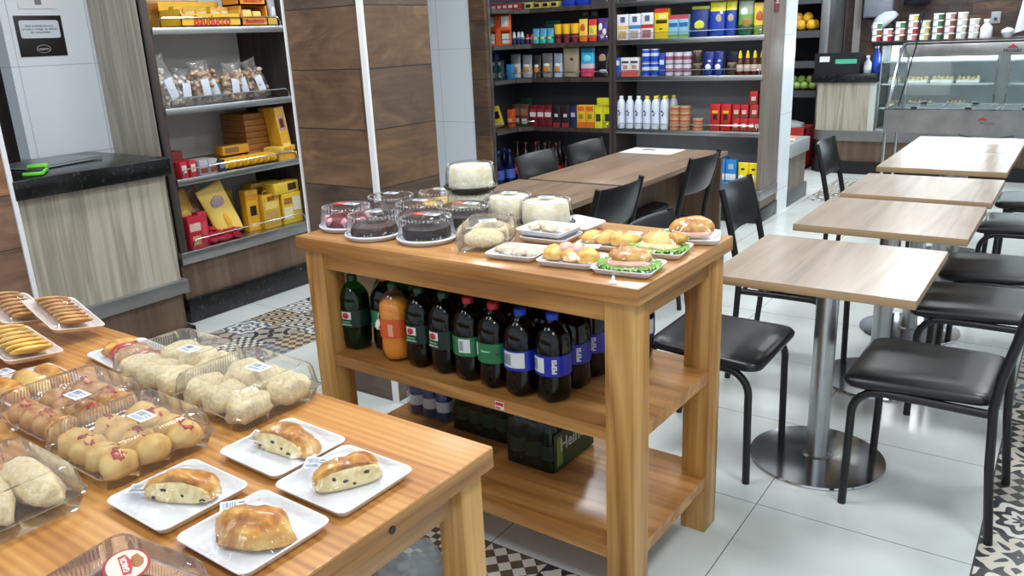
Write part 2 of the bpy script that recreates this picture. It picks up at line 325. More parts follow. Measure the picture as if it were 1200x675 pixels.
def thing(name, label, cat, loc=(0, 0, 0), rz=0, group=None, rot=None):
    o = bpy.data.objects.new(name, None); COL.objects.link(o); o.empty_display_size = .05; o.location = loc
    o.rotation_euler = rot if rot else (0, 0, rz); o['label'] = label; o['category'] = cat
    if group: o['group'] = group
    return o
def tag(o, label, cat, group=None, loc=None, rz=None):
    o['label'] = label; o['category'] = cat
    if group: o['group'] = group
    if loc is not None: o.location = loc
    if rz is not None: o.rotation_euler = (0, 0, rz)
    return o
def struct(o): o['kind'] = 'structure'; return o
KIDS = {}
def dup(root, loc, rz=None, label=None, group=None, rot=None, scale=None):
    def cp(o, par):
        c = o.copy(); COL.objects.link(c)
        if par: c.parent = par
        for ch in kids(o): cp(ch, c)
        return c
    if root.name not in KIDS:
        KIDS[root.name] = True
    r = cp(root, None); r.location = loc
    if rz is not None: r.rotation_euler = (0, 0, rz)
    if rot is not None: r.rotation_euler = rot
    if label: r['label'] = label
    if group: r['group'] = group
    if scale: r.scale = scale
    return r
def kids(o): return [c for c in COL.objects if c.parent == o] if False else list(o.children)
FONT = bpy.data.fonts.load('<builtin>') if '<builtin>' in bpy.data.fonts else None
def lettering(text, size, m, parent, loc, rot, name='lettering', bold=0, shear=0, ex=.0004, align='CENTER', sx=1):
    cu = bpy.data.curves.new('text', 'FONT'); cu.body = text; cu.size = size; cu.align_x = align; cu.align_y = 'CENTER'; cu.extrude = ex
    cu.offset = bold; cu.shear = shear; cu.resolution_u = 2; cu.space_line = .95
    t = bpy.data.objects.new('text', cu); COL.objects.link(t); bpy.context.view_layer.update()
    me = bpy.data.meshes.new_from_object(t.evaluated_get(bpy.context.evaluated_depsgraph_get())); bpy.data.objects.remove(t)
    me.materials.clear(); me.materials.append(m)
    if sx != 1:
        for q in me.vertices: q.co.x *= sx
    o = bpy.data.objects.new(name, me); COL.objects.link(o); o.location = loc; o.rotation_euler = rot
    if parent: o.parent = parent
    return o
ORD = ['leftmost', 'second from left', 'third from left', 'fourth from left', 'fifth from left', 'sixth from left', 'seventh from left', 'eighth from left', 'ninth from left', 'tenth from left', 'eleventh from left', 'twelfth from left', 'thirteenth from left', 'fourteenth from left']
def od(i, n):
    if n == 1: return 'the only one'
    if n == 2: return ['left one', 'right one'][i]
    if n == 3: return ['leftmost', 'middle one', 'rightmost'][i]
    return 'rightmost' if i == n-1 else ORD[i]
NW = ['zero', 'one', 'two', 'three', 'four', 'five', 'six', 'seven', 'eight', 'nine', 'ten', 'eleven', 'twelve', 'thirteen', 'fourteen']
# ================================================================== SETTING
FT = floor_tile(); PT = pattern_tile()
g = G()
S = .641; X0, Y0 = -.739, 2.405
def is_pat(ix, iy):
    if ix == -5: return iy >= -4 and iy <= 3          # band left of the pine table, x -3.94..-3.30
    if ix == 1: return iy <= 3                            # right band, x -.10..+.54
    if iy == -2 and -5 <= ix <= -1: return True          # band in front of the pine table
    if ix == -2 and 8 <= iy <= 9: return True            # far runner
    return False
for ix in range(-9, 7):
    for iy in range(-5, 14):
        x, y = X0+ix*S, Y0+iy*S
        g.add([(x, y, 0), (x+S, y, 0), (x+S, y+S, 0), (x, y+S, 0)], [(0, 1, 2, 3)], 1 if is_pat(ix, iy) else 0)
struct(g.build('floor', [FT, PT]))
struct(G().box(-6.6, -.8, 2.9, 3.7, 11.2, 3.0).build('ceiling', mat((244, 245, 246), .8, name='ceiling_white', mot=.03)))

PAL = [(62, 50, 42), (88, 71, 58), (102, 82, 66), (124, 102, 82)]
PAL2 = [(84, 60, 46), (124, 90, 68), (140, 104, 78), (158, 120, 92)]
WTX = wood_tile('wood_look_tile', PAL, 'x', row=.2405, z0=0, width=.9)
WTB = wood_tile('wood_look_tile_left', PAL2, 'x', row=.2405, z0=0, width=1.0)
WTF = wood_tile('dark_wood_tile_back', [(40, 30, 28), (66, 50, 44), (84, 66, 56), (104, 84, 70)], 'x', row=.12, z0=0, width=.42)
WT = white_tile('white_wall_tile', zrow=.49, z0=1.50, w=.42, u0=-4.72+2.19)
WT2 = white_tile('white_column_tile', zrow=.633, z0=.83, w=2.4, u0=1.)
# back walls
struct(G().box(-6.5, 10.4, 0, 3.6, 10.5, 2.9).build('wall_back', WTF))
struct(G().box(3.5, -.7, 0, 3.6, 10.4, 2.9).build('wall_right', WHITE))
struct(G().box(-6.5, -.7, 0, -6.4, 10.4, 2.9).build('wall_left', mat((60, 50, 46), .7, name='dark_wall')))
# wood tiled pillar on the left edge of the picture with its white edge profile
struct(G().box(-4.2, .2, 0, -3.9, 1.655, 2.9).build('wall_pillar_left', WTB))
struct(G().box(-3.93, 1.655, 0, -3.888, 1.675, 2.9).build('trim_1', WHITE))
# white tiled wall behind the checkout counter
struct(G().box(-4.84, 2.15, 0, -4.72, 2.64, 2.9).build('wall_counter', WT))
# dark cabinetry seen in the gap
g = G().box(-6.2, 1.3, 0, -5.9, 2.9, 2.9)
struct(g.build('wall_gap', MW['dark_lam']))
# second wood pillar + its white corner profile
struct(G().box(-2.81, 2.40, 0, -2.36, 2.795, 2.9).build('wall_pillar_middle', WTX))
struct(G().box(-2.378, 2.388, 0, -2.352, 2.402, 2.9).build('trim_2', WHITE))
# wall facing us beyond the pillar: white tiled pilaster, then wood tile
struct(G().box(-5.6, 5.83, 0, -4.467, 5.87, 2.9).build('wall_pilaster', WT2))
struct(G().box(-4.467, 5.825, 0, -4.304, 5.87, 2.9).build('wall_pilaster_wood', WTX))
# wall behind the back shelves, white pillar at their right end
struct(G().box(-5.6, 6.90, 0, -2.35, 7.0, 2.9).build('wall_behind_shelves', mat((120, 118, 120), .6, name='grey_wall')))
struct(G().box(-2.5, 6.87, 0, -2.075, 7.16, 2.9).build('wall_pillar_right', WT2))
# trims on the back wall
struct(G().box(-2.816, 2.392, 0, -2.806, 2.402, 2.9).build('trim_6', WHITE))
struct(G().box(-2.53, 10.36, 0, -2.44, 10.4, 2.9).build('trim_3', STEEL_D))
struct(G().box(-2.36, 10.38, 0, -2.28, 10.4, 2.9).build('trim_4', mat((170, 166, 160), .4)))

# ================================================================== WHITE TILE WALL NOTICE
def rrect(w, h, r, n=5):
    pts = []
    for cx, cy_, a0 in ((w/2-r, h/2-r, 0), (-w/2+r, h/2-r, PI/2), (-w/2+r, -h/2+r, PI), (w/2-r, -h/2+r, 3*PI/2)):
        for k in range(n+1): a = a0+PI/2*k/n; pts.append((cx+r*math.cos(a), cy_+r*math.sin(a)))
    return pts
nt_ = thing('wall_notice', 'black wall notice with white lettered box on the white tiles above counter', 'sign', (-4.718, 2.337, 1.655), PI/2)
G().box(-.125, -.004, -.105, .125, 0, .105, bev=.001).build('board', mat((22, 18, 18), .5), nt_)
G().prism([(a, b+.035) for a, b in rrect(.21, .092, .012)], 'y', -.0055, -.004).build('text_panel', mat((214, 222, 234), .5), nt_)
lettering('Este estabelecimento\npossui o código de defesa\ndo consumidor', .0175, mat((30, 32, 40), .6), nt_, (0, -.0058, .036), (PI/2, 0, 0))
rg = G(); rg.tube([(.036*math.cos(a), -.005, -.067+.020*math.sin(a)) for a in [2*PI*k/24 for k in range(24)]], .0014, 6, closed=True)
rg.build('logo_ring', mat((190, 190, 190), .5), nt_)
lettering('empório', .016, mat((200, 200, 200), .5), nt_, (0, -.0045, -.067), (PI/2, 0, 0), 'logo_lettering', bold=.0004)
pp = thing('paper_sheet', 'white sheet in clear sleeve taped above the black notice', 'paper', (-4.718, 2.35, 1.80), PI/2)
G().box(-.10, -.003, -.005, .10, 0, .28).build('page', mat((232, 234, 236), .6), pp)
G().box(-.012, -.004, .015, .022, -.003, .05).build('stamp', mat((120, 124, 128), .6), pp)

# ================================================================== CHECKOUT COUNTER (left)
ct = thing('checkout_counter', 'checkout counter with black granite top and pale wood front beside snack shelves', 'counter', (-3.93, 2.05, 0))
G().box(-.74, -.38, .93, .045, .40, 1.02, bev=.004).build('granite_top', GRANITE, ct)
G().box(-.70, -.38, .36, 0, .375, .93).build('front_panel', MW['pale_lam'], ct)
G().box(-.70, -.38, .285, .03, .40, .36, bev=.004).build('steel_rail', STEEL_D, ct)
G().box(-.70, -.38, .09, -.004, .37, .285).build('lower_panel', MW['brown_lam_z'], ct)
G().box(-.70, -.38, 0, .03, .40, .09, bev=.004).build('plinth', GRANITE, ct)
ph = thing('card_reader', 'green cased payment terminal lying on the left end of black counter', 'payment terminal', (-4.03, 1.845, 1.022), 1.0)
GRN = mat((110, 214, 48), .35, name='lime_rubber')
G().box(-.045, -.10, 0, .045, .09, .018, bev=.008).box(-.045, .05, .012, .045, .10, .035, bev=.01).build('case', GRN, ph)
G().box(-.036, -.088, .0175, .036, .048, .0215, bev=.001).build('screen', mat((16, 18, 22), .5), ph)
lp = thing('laptop', 'closed thin silver laptop lying on the black granite counter top', 'laptop', (-4.32, 2.05, 1.021), .25)
G().box(-.15, -.20, .003, .15, .20, .012, bev=.003).build('base', mat((150, 154, 158), .35, .6), lp)
G().box(-.15, -.20, .012, .15, .20, .018, bev=.002).build('lid', mat((120, 126, 130), .3, .6), lp)
# ================================================================== SNACK GONDOLA (left)
GX, GY0, GY1, GB = -4.20, 2.62, 3.60, -4.70
gd = thing('snack_shelf_unit', 'dark snack shelf unit with steel edged shelves between counter and wood pillar', 'shelf unit', (GX, (GY0+GY1)/2, 0))
hy = (GY1-GY0)/2; dp = GX-GB
G().box(-dp, -hy, .42, -.012, -hy+.02, 2.5).build('side_panel', MW['pale_lam'], gd)
G().box(-.03, -hy, .42, .002, -hy+.045, 2.5, bev=.002).build('front_jamb', MW['dark_lam'], gd)
G().box(-dp, hy-.022, .42, 0, hy-.002, 2.5).build('side_panel', MW['dark_lam'], gd)
G().box(-dp, -hy+.02, .42, -dp+.02, hy-.022, 2.5).build('back_panel', mat((228, 225, 221), .6), gd)
G().box(-dp, -hy, .145, -.02, hy, .36).build('lower_panel', MW['brown_lam_z'], gd)
G().box(-dp, -hy-.01, 0, .01, hy, .145, bev=.004).build('plinth', GRANITE, gd)
G().box(-dp, -hy-.006, .355, .012, hy, .425, bev=.003).build('bottom_shelf', STEEL, gd)
def wire_rail(y0, y1, xf, z0, h, parent, r=.004):
    pts = [(xf, y0, z0)]
    for k in range(7): a = PI/2*k/6; pts.append((xf, y0+.035-.035*math.cos(a), z0+h-.035+.035*math.sin(a)))
    for k in range(7): a = PI/2*k/6; pts.append((xf, y1-.035+.035*math.sin(a), z0+h-.035+.035*math.cos(a)))
    pts.append((xf, y1, z0)); return G().tube(pts, r, 8).build('guard_rail', CHROME, parent)
wire_rail(-hy+.09, hy-.04, .0, .425, .06, gd)
for z in (.82, 1.215, 1.645):
    G().box(-dp+.02, -hy+.045, z, .0, hy-.022, z+.022).box(-.004, -hy+.045, z-.012, .012, hy-.006, z+.026, 0, .002).build('shelf', STEEL, gd)
    wire_rail(-hy+.09, hy-.05, .0, z+.026, .05, gd)
# ================================================================== BACK SHELVES
def back_unit(name, label, x0, x1, y, depth, rails, cornerx=None):
    t = thing(name, label, 'shelf unit', ((x0+x1)/2, y, 0)); hw = (x1-x0)/2
    return t, hw
BY = 6.43
u1, hw = back_unit('grocery_shelf_unit', 'wide dark grocery shelf unit right of the corner shelves, steel edged shelves', -3.41, -2.08, BY, .42, 1)
for sx in (-1, 1):
    G().box(min(sx*hw, sx*(hw-.035)), 0, .27, max(sx*hw, sx*(hw-.035)), .42, 2.5, bev=.001).build('upright', MW['dark_lam'] if sx < 0 else MW['mid_lam'], u1)
G().box(-hw+.035, .40, .27, hw-.035, .42, 2.5).build('back_panel', GREYBACK, u1)
G().box(-hw, .01, .12, hw, .42, .2).build('lower_panel', MW['brown_lam_z'], u1)
G().box(-hw, -.012, 0, hw+.01, .44, .12, bev=.003).build('plinth', GRANITE, u1)
G().box(-hw, -.012, .19, hw+.012, .42, .27, bev=.003).build('bottom_shelf', STEEL_D, u1)
def xrail(x0, x1, yf, z0, h, parent, r=.0035):
    pts = [(x0, yf, z0)]
    for k in range(6): a = PI/2*k/5; pts.append((x0+.03-.03*math.cos(a), yf, z0+h-.03+.03*math.sin(a)))
    for k in range(6): a = PI/2*k/5; pts.append((x1-.03+.03*math.sin(a), yf, z0+h-.03+.03*math.cos(a)))
    pts.append((x1, yf, z0)); return G().tube(pts, r, 8).build('guard_rail', CHROME, parent)
SHZ = [.715, 1.155, 1.455, 1.76]
for z in SHZ:
    sh = G().box(-hw+.035, 0, z-.002, hw-.035, .40, z+.016).build('shelf', STEEL_D, u1)
    G().box(-hw+.035, -.008, z-.018, hw-.02, .004, z+.022, 0, .002).build('price_rail', STEEL, sh)
    xrail(-hw+.06, hw-.05, .0, z+.02, .05, u1)
xrail(-hw+.06, hw-.05, .0, .27, .05, u1)
# side cladding between unit and white pillar
struct(G().box(-2.12, BY+.42, 0, -2.083, 6.87, 2.9).build('trim_5', MW['mid_lam']))
rs = thing('red_notice', 'small dark red notice fixed high on the shelf unit side', 'sign', (-2.078, 6.62, 1.70), PI/2)
G().box(-.055, -.004, -.06, .055, 0, .12).build('board', mat((110, 40, 44), .5), rs)
lettering('PROIBIDO\nFUMAR\nLEI FEDERAL', .016, mat((220, 210, 205), .6), rs, (0, -.0045, .02), (PI/2, 0, 0))
u2_ = thing('corner_shelf_unit', 'dark L-shaped corner shelf unit between wood wall and wide grocery shelves', 'shelf unit', (-3.41, BY, 0))
DK = MW['dark_lam']
G().box(-1.30, .40, .1, 0, .42, 2.5).build('back_panel', mat((84, 84, 90), .55), u2_)
G().box(-.03, -.004, .1, -.0005, .40, 2.5).build('upright', DK, u2_)
G().box(-1.30, -.53, .1, -1.28, .40, 2.5).build('back_panel', mat((84, 84, 90), .55), u2_)
G().box(-1.28, -.545, .1, -.905, -.525, 2.5).build('upright', DK, u2_)
G().box(-.905, -.552, .1, -.893, -.52, 2.5).build('edge_strip', STEEL_D, u2_)
for z in [.10] + SHZ:
    gg = G().prism([(-1.28, -.52), (-.93, -.52), (-.93, -.10), (-.83, 0), (-.03, 0), (-.03, .40), (-1.28, .40)], 'z', z-.02, z+.018)
    gg.build('shelf', DK, u2_)
    if z > .2:
        xrail(-.80, -.05, .01, z+.018, .05, u2_)
        pts = [(-.925, -.50, z+.018), (-.925, -.50, z+.068), (-.925, -.12, z+.068), (-.82, .0, z+.068)]
        G().tube(pts, .0035, 8).build('guard_rail', CHROME, u2_)
        G().box(-.936, -.44, z-.016, -.928, -.12, z+.016).build('price_strip', STEEL_D, u2_)
# ================================================================== LOW GONDOLA and PRODUCE behind the white pillar
lg = thing('produce_bin', 'low wood sided bin with grey rim and granite base behind the white pillar', 'bin', (-2.08, 7.45, 0))
G().box(-.5, -.27, .13, 0, .24, .43).build('body', MW['mid_lam'], lg)
G().box(-.5, -.29, 0, .012, .30, .135, bev=.004).build('plinth', mat((92, 96, 98), .35), lg)
G().box(-.52, -.29, .43, .02, .28, .555, bev=.004).build('rim', mat((170, 176, 178), .35, .3), lg)
fl = thing('flyer_stack', 'orange and white flyers lying on the low bin rim', 'leaflets', (-2.17, 7.40, .558), .2)
G().box(-.07, -.10, 0, .07, .10, .012).build('page', mat((226, 222, 216), .6), fl)
G().box(-.07, -.02, .012, .07, .10, .016).build('cover', mat((232, 140, 70), .5), fl)
pu = thing('produce_display', 'tall dark produce shelving with steel frame and fruit shelves beyond the pillar', 'shelf unit', (-3.1, 9.6, 0))
G().box(-.6, .62, 0, .67, .66, 2.7).build('back_panel', mat((30, 30, 34), .6), pu)
G().box(.58, -.02, 0, .67, .64, 2.7, bev=.003).build('steel_post', STEEL_D, pu)
for z in (.78, 1.10, 1.425, 1.78):
    G().box(-.6, 0, z-.03, .58, .6, z-.01).box(-.6, -.03, z-.03, .58, 0, z+.045).build('shelf', mat((88, 90, 94), .4, .4), pu)
G().box(-.6, .02, 0, .58, .6, .12).build('plinth', mat((24, 24, 26), .5), pu)
def fruits(kind, label_col, cat, x0, n, z, cols, r, y0=9.66):
    m_ = noise_mat(kind+'_skin', [(.35, cols[0]), (.65, cols[1])], 20, .4, .05)
    proto = None; k = 0
    rows = ['front row', 'back row', 'top of the pile']
    for row_ in range(3):
        nn = n - (row_ == 2)
        for i in range(nn):
            x = x0+i*r*2.05+(r if row_ == 2 else 0)+.01*random.random(); yy = y0+ (0, 2.05*r, r)[row_]; zz = z+r*(1 if row_ < 2 else 2.45)
            lab = '%s %s in the %s of the produce shelf pile, %s' % (label_col, kind, rows[row_], od(i, nn))
            if proto is None:
                gg = G().blob((0, 0, 0), (r, r, r*1.05), 3, .05, 1.2, 3); ob = gg.build(kind, m_)
                G().tube([(0, 0, r), (.004, 0, r*1.3)], .003, 5).build('stem', mat((90, 70, 40), .7), ob)
                proto = tag(ob, lab, cat, kind+' pile', (x, yy, zz))
            else: dup(proto, (x, yy, zz), random.random()*6, lab, kind+' pile')
fruits('mango', 'yellow', 'fruit', -2.98, 4, 1.475, [(226, 186, 50), (214, 150, 40)], .055)
fruits('apple', 'green', 'fruit', -2.86, 4, .83, [(150, 178, 90), (120, 150, 66)], .045)
cr = thing('red_crate', 'red plastic crate standing on the floor under the produce shelves', 'crate', (-2.75, 9.3, 0))
G().box(-.26, -.16, 0, .26, .2, .03).box(-.26, -.16, 0, -.245, .2, .46).box(.245, -.16, 0, .26, .2, .46).box(-.26, -.16, 0, .26, -.145, .2).box(-.26, -.16, .23, .26, -.145, .46).box(-.26, .185, 0, .26, .2, .46).build('body', mat((176, 40, 36), .45), cr)
G().blob((0, .02, .46), (.2, .14, .06), 4, .3).build('lining', mat((170, 178, 176), .5), cr)

# ================================================================== FAR COUNTER, DISPLAY CASE
fc = thing('service_counter', 'far service counter with steel rail, brown panels and black plinth', 'counter', (-2.4, 9.1, 0))
def rc(x0, x1, y0, y1, r):     # plan with rounded front-left corner
    return [(x0, y1)] + [(x0+r-r*math.cos(a), y0+r-r*math.sin(a)) for a in [PI/2*k/8 for k in range(9)]] + [(x1, y0), (x1, y1)]
G().prism(rc(-.03, 3.2, -.03, .52, .2), 'z', 0, .13).build('plinth', mat((16, 17, 18), .35), fc)
G().prism(rc(0, 3.2, 0, .52, .2), 'z', .13, .345).build('lower_panel', MW['brown_lam_z'], fc)
G().prism(rc(-.03, 3.2, -.03, .52, .2), 'z', .345, .45).build('steel_rail', STEEL_D, fc)
G().box(.02, .01, .45, .54, .52, .94).build('upper_panel', MW['pale_lam'], fc)
G().box(.54, .01, .45, .60, .52, .94).build('end_panel', mat((200, 205, 198), .4), fc)
G().box(-.05, -.02, .94, .60, .54, 1.03, bev=.005).build('granite_top', GRANITE, fc)
rgt = thing('cash_register', 'black cash register with green display on the far counter', 'cash register', (-2.2, 9.31, 1.0305))
G().prism([(-.20, 0), (.2, 0), (.2, .16), (-.20, .21)], 'x', -.23, .21).build('body', mat((24, 26, 32), .4), rgt)
G().box(-.02, -.204, .10, .19, -.198, .145).build('display', mat((78, 190, 150), .4), rgt)
G().box(-.18, -.204, .12, -.08, -.198, .175).build('label', WHITE, rgt)
hb = thing('spray_bottle', 'clear spray bottle of sanitizer beside the cash register', 'bottle', (-1.925, 9.22, 1.0305))
G().lathe([(.035, 0), (.038, .01), (.038, .10), (.015, .13), (.015, .15)], n=14).build('body', mat((190, 206, 216), .2), hb)
G().box(-.012, -.035, .15, .012, .012, .175, bev=.003).build('nozzle', WHITE, hb)
G().lathe([(.039, .03), (.039, .08)], n=14, cap0=False, cap1=False).build('label', WHITE, hb)
bb = thing('spray_bottle', 'blue spray bottle with white nozzle standing left of the glass case', 'bottle', (-1.86, 9.3, 1.0305))
G().lathe([(.04, 0), (.042, .01), (.042, .16), (.018, .22), (.018, .24)], n=14).build('body', mat((30, 70, 180), .3), bb)
G().box(-.014, -.05, .24, .014, .015, .27, bev=.003).build('nozzle', WHITE, bb)

dc = thing('display_case', 'glass food display case with dark top and lit shelves on far counter', 'display case', (-1.78, 9.12, .452))
G().box(-.10, -.02, .845, 2.6, .52, .885, bev=.003).build('top_slab', mat((28, 29, 32), .3), dc)
G().box(0, .48, 0, 2.55, .50, .845).build('back_panel', mat((222, 228, 236), .3), dc)
G().box(0, 0, .0, 2.55, .50, .02).build('floor_panel', mat((200, 206, 208), .3, .4), dc)
G().box(0, 0, .02, 2.55, .004, .845).build('front_glass', GLASS, dc)
G().box(-.001, .004, .02, .003, .48, .845).build('side_glass', GLASS, dc)
for x in (0, .16, 1.02, 1.12, 2.0):
    G().box(x, .005, .02, x+.012, .02, .845).build('post', CHROME, dc)
for z in (.22, .46, .68):
    G().box(.01, .08, z, 2.54, .47, z+.008).box(.01, .07, z-.006, 2.54, .08, z+.012).build('glass_shelf', mat((206, 222, 224), .15, .2), dc)
GLOW = bpy.data.materials.new('case_lamp'); GLOW.use_nodes = True
GLOW.node_tree.nodes['Principled BSDF'].inputs['Emission Color'].default_value = (.85, .95, 1, 1); GLOW.node_tree.nodes['Principled BSDF'].inputs['Emission Strength'].default_value = 55
G().box(.2, .10, .82, 2.5, .14, .84).build('lamp_tube', GLOW, dc)
cl_ = bpy.data.lights.new('case_light', 'AREA'); cl_.shape = 'RECTANGLE'; cl_.size = 2.3; cl_.size_y = .05; cl_.energy = 34; cl_.color = (.92, .97, 1)
clo = bpy.data.objects.new('case_light', cl_); COL.objects.link(clo); clo.location = (-1.78+1.35, 9.12+.12, .452+.81); clo.rotation_euler = (.5, 0, 0)
G().box(1.03, .03, .0, 1.12, .05, .845).build('divider', STEEL_D, dc)
k = 0
for i, (x, z, wd) in enumerate([(.22, .468, .2), (.45, .468, .2), (.68, .468, .2), (1.35, .468, .3), (.25, .228, .22), (.60, .228, .18), (1.3, .228, .24), (.06, .228, .1), (.06, .468, .1), (.07, .02, .1)]):
    lv = {.468: 'middle', .228: 'lower', .02: 'bottom'}[z]
    t = thing('food_tray', '%s white food tray on the %s glass shelf of the display case' % (['first', 'second', 'third', 'fourth right', 'left large', 'next small', 'right', 'small end', 'narrow end', 'narrow'][i], lv), 'tray', (-1.78+x+wd/2, 9.12+.28, .4525+z+.001))
    G().box(-wd/2, -.16, 0, wd/2, .16, .03, bev=.006).build('dish', mat((238, 238, 236), .4), t)
    gg = G()
    for q in range(5): gg.blob((-wd/2+wd*(q+.5)/5, random.uniform(-.06, .0), .035), (wd/9, .1, .03), q+i, .2, sub=2)
    gg.build('food', bpy.data.materials.get('tray_food') or noise_mat('tray_food', [(.3, (238, 226, 190)), (.7, (214, 190, 140))], 30), t)
# stacked tubs on the case top
def tub_stack(i, x, n, cols, y=9.22):
    for j in range(n):
        nm = ['bottom', 'second', 'third', 'fourth'][j] if j < n-1 or n == 1 else 'topmost'
        lab = '%s tub of the %s stack from the left on the case top, %s filling' % (nm, ['first', 'second', 'third', 'fourth', 'fifth', 'sixth', 'seventh', 'eighth', 'ninth'][i], cols[j % len(cols)][0])
        t = thing('food_tub', lab, 'tub', (x, y, 1.3375+j*.062), 0, 'tubs stacked on the display case')
        G().lathe([(.036, 0), (.043, .048), (.043, .0485)], n=14).build('cup', mat(cols[j % len(cols)][1], .35), t)
        G().lathe([(.046, .0485), (.046, .058), (.043, .06)], n=14).build('lid', mat((238, 240, 240), .35), t)
        G().box(-.036, -.045, .005, .004, -.040, .046).build('label', WHITE, t)
RD, PK, GN, CR, BR, YL = ('red', (196, 60, 66)), ('pink', (214, 150, 150)), ('green', (84, 140, 100)), ('cream', (226, 222, 206)), ('brown', (150, 100, 80)), ('yellow', (222, 206, 130))
for i, (x, n, cs) in enumerate([(-1.86, 3, [RD, BR, GN]), (-1.755, 2, [RD, PK]), (-1.645, 3, [BR, PK, GN]), (-1.53, 4, [PK, RD, PK, YL]), (-1.42, 3, [YL, YL, YL]), (-1.31, 4, [GN, BR, GN, GN]), (-1.205, 4, [BR, PK, BR, PK]), (-1.10, 4, [CR, CR, CR, CR]), (-.995, 3, [CR, CR, CR])]):
    tub_stack(i, x, n, cs)
jg = thing('bottle', 'white plastic jug with short neck on the case top right of tubs', 'bottle', (-.89, 9.22, 1.337))
G().lathe([(.05, 0), (.053, .01), (.05, .10), (.025, .135), (.025, .15)], n=18).build('body', mat((232, 232, 240), .35), jg)
G().lathe([(.03, .15), (.03, .175)], n=14).build('cap', WHITE, jg)
bs_ = thing('bowl', 'white bowl covered with film on the right of the case top', 'bowl', (-.71, 9.22, 1.337))
G().lathe([(.03, 0), (.06, .05), (.058, .052)], n=18).build('dish', WHITE, bs_)
G().blob((0, 0, .05), (.057, .057, .04), 5, .1, flat=-.002).build('cover', mat((214, 216, 214), .3), bs_)
sc_ = thing('wall_switch', 'small grey switch plate on the dark wall above far counter', 'switch', (-.93, 10.398, 1.52), 0)
G().box(-.045, -.01, -.06, .045, 0, .06, bev=.003).build('plate', mat((170, 176, 184), .4), sc_)
G().box(-.015, -.014, -.03, .015, -.01, .0).build('socket', mat((60, 64, 70), .4), sc_)
sb = thing('steel_cabinet', 'wall hung cabinet with grey steel door behind the far counter', 'cabinet', (-2.1, 10.25, 1.62))
G().box(-.13, 0, -.04, .17, .14, .7).build('body', mat((150, 158, 170), .35, .5), sb)
G().box(-.12, -.012, -.03, .16, 0, .69, bev=.003).build('door', mat((176, 184, 196), .3, .5), sb)
tv = thing('wall_monitor', 'black monitor on a wall bracket above the stacked tubs', 'monitor', (-1.68, 10.2, 1.72))
G().box(-.13, 0, -.03, .13, .04, .2, bev=.006).build('screen', mat((18, 20, 26), .25), tv)
G().box(-.02, .04, .03, .02, .2, .07).box(-.16, .01, .02, -.13, .03, .06).box(.13, .01, .02, .16, .03, .06).build('bracket', mat((26, 28, 34), .4), tv)

# ================================================================== STEEL FOOD WARMER
fw_ = thing('food_warmer', 'stainless steel buffet food warmer with tilted glass hood before far counter', 'food warmer', (-.95, 8.0, 0))
STW = noise_mat('warmer_steel', [(.3, (150, 150, 148)), (.7, (180, 180, 178))], 6, .3, .02, .001, metal=.9)
g = G().prism([(0, .575), (.62, .575), (.62, .775), (.0, .775)], 'x', -.545, .75)
g.build('trough', STW, fw_)
tr = G()
tr.box(-.545, 0, .775, .75, .02, .785).box(-.545, .60, .775, .75, .62, .785)
for x in (-.545, -.12, .30, .735): tr.box(x, 0, .775, x+.015, .62, .786)
tr.build('rim', CHROME, fw_)
for i, x in enumerate((-.53, -.105, .315)):
    G().box(x+.01, .03, .7765, x+.40, .59, .779).build('pan_lid', mat((130, 142, 150), .2, .7), fw_)
    for yy in (.05, .56): G().box(x+.19, yy-.02, .781, x+.24, yy+.02, .80, bev=.004).build('lid_knob', BLACKM, fw_)
for x, yy in ((-.53, .03), (-.53, .59), (.72, .03), (.72, .59)):
    G().cyl(x, yy, .02, .58, .014, 12).lathe([(.02, 0), (.02, .02)], (x, yy, 0), 12).build('leg', CHROME, fw_)
for x, yy in ((-.53, .02), (.72, .02)):
    G().tube([(x, yy, .78), (x+.03, yy+.28, 1.30), (x+.05, yy+.32, 1.33)], .012, 8).build('slanted_post', CHROME, fw_)
    G().tube([(x+.04, .60, .78), (x+.04, .60, 1.24)], .012, 8).build('rear_post', CHROME, fw_)
G().box(-.50, .33, 1.21, .74, .36, 1.335, bev=.004).box(-.50, .33, 1.32, .74, .61, 1.335).build('hood', STW, fw_)
G().add([(-.50, .05, .80), (.70, .05, .80), (.70, .32, 1.21), (-.50, .32, 1.21)], [(0, 1, 2, 3)]).build('front_glass', GLASS, fw_)
RL = mat((176, 44, 50), .4)
def flame_logo(parent, x, y, z, s, col=RL):
    gg = G()
    for dx, sc, ht in ((-.9, .7, .8), (0, 1, 1.3), (.9, .7, .8)):
        gg.prism([(x+s*(dx-.5*sc), z), (x+s*(dx+.5*sc), z), (x+s*(dx+.62*sc), z+s*.5*ht), (x+s*(dx*.6), z+s*ht), (x+s*(dx-.62*sc), z+s*.5*ht)], 'y', y-.002, y)
    gg.build('logo', col, parent)
flame_logo(fw_, .36, .33, 1.268, .028); lettering('PROGÁS', .036, mat((40, 42, 60), .5), fw_, (.36, .328, 1.248), (PI/2, 0, 0), bold=.001)
flame_logo(fw_, .23, 0, .69, .026); lettering('PROGÁS', .03, mat((70, 72, 84), .5), fw_, (.27, -.0015, .667), (PI/2, 0, 0))
g = G(); g.tube([(.06+.42*t, -.006, .572-.03*math.sin(PI*t)) for t in [k/16 for k in range(17)]], .006, 6); g.build('gasket', BLACKM, fw_)
G().tube([(-.47, .20, .79), (-.38, .24, 1.30), (-.34, .26, 1.60)], .006, 6).build('power_cable', BLACKM, fw_)
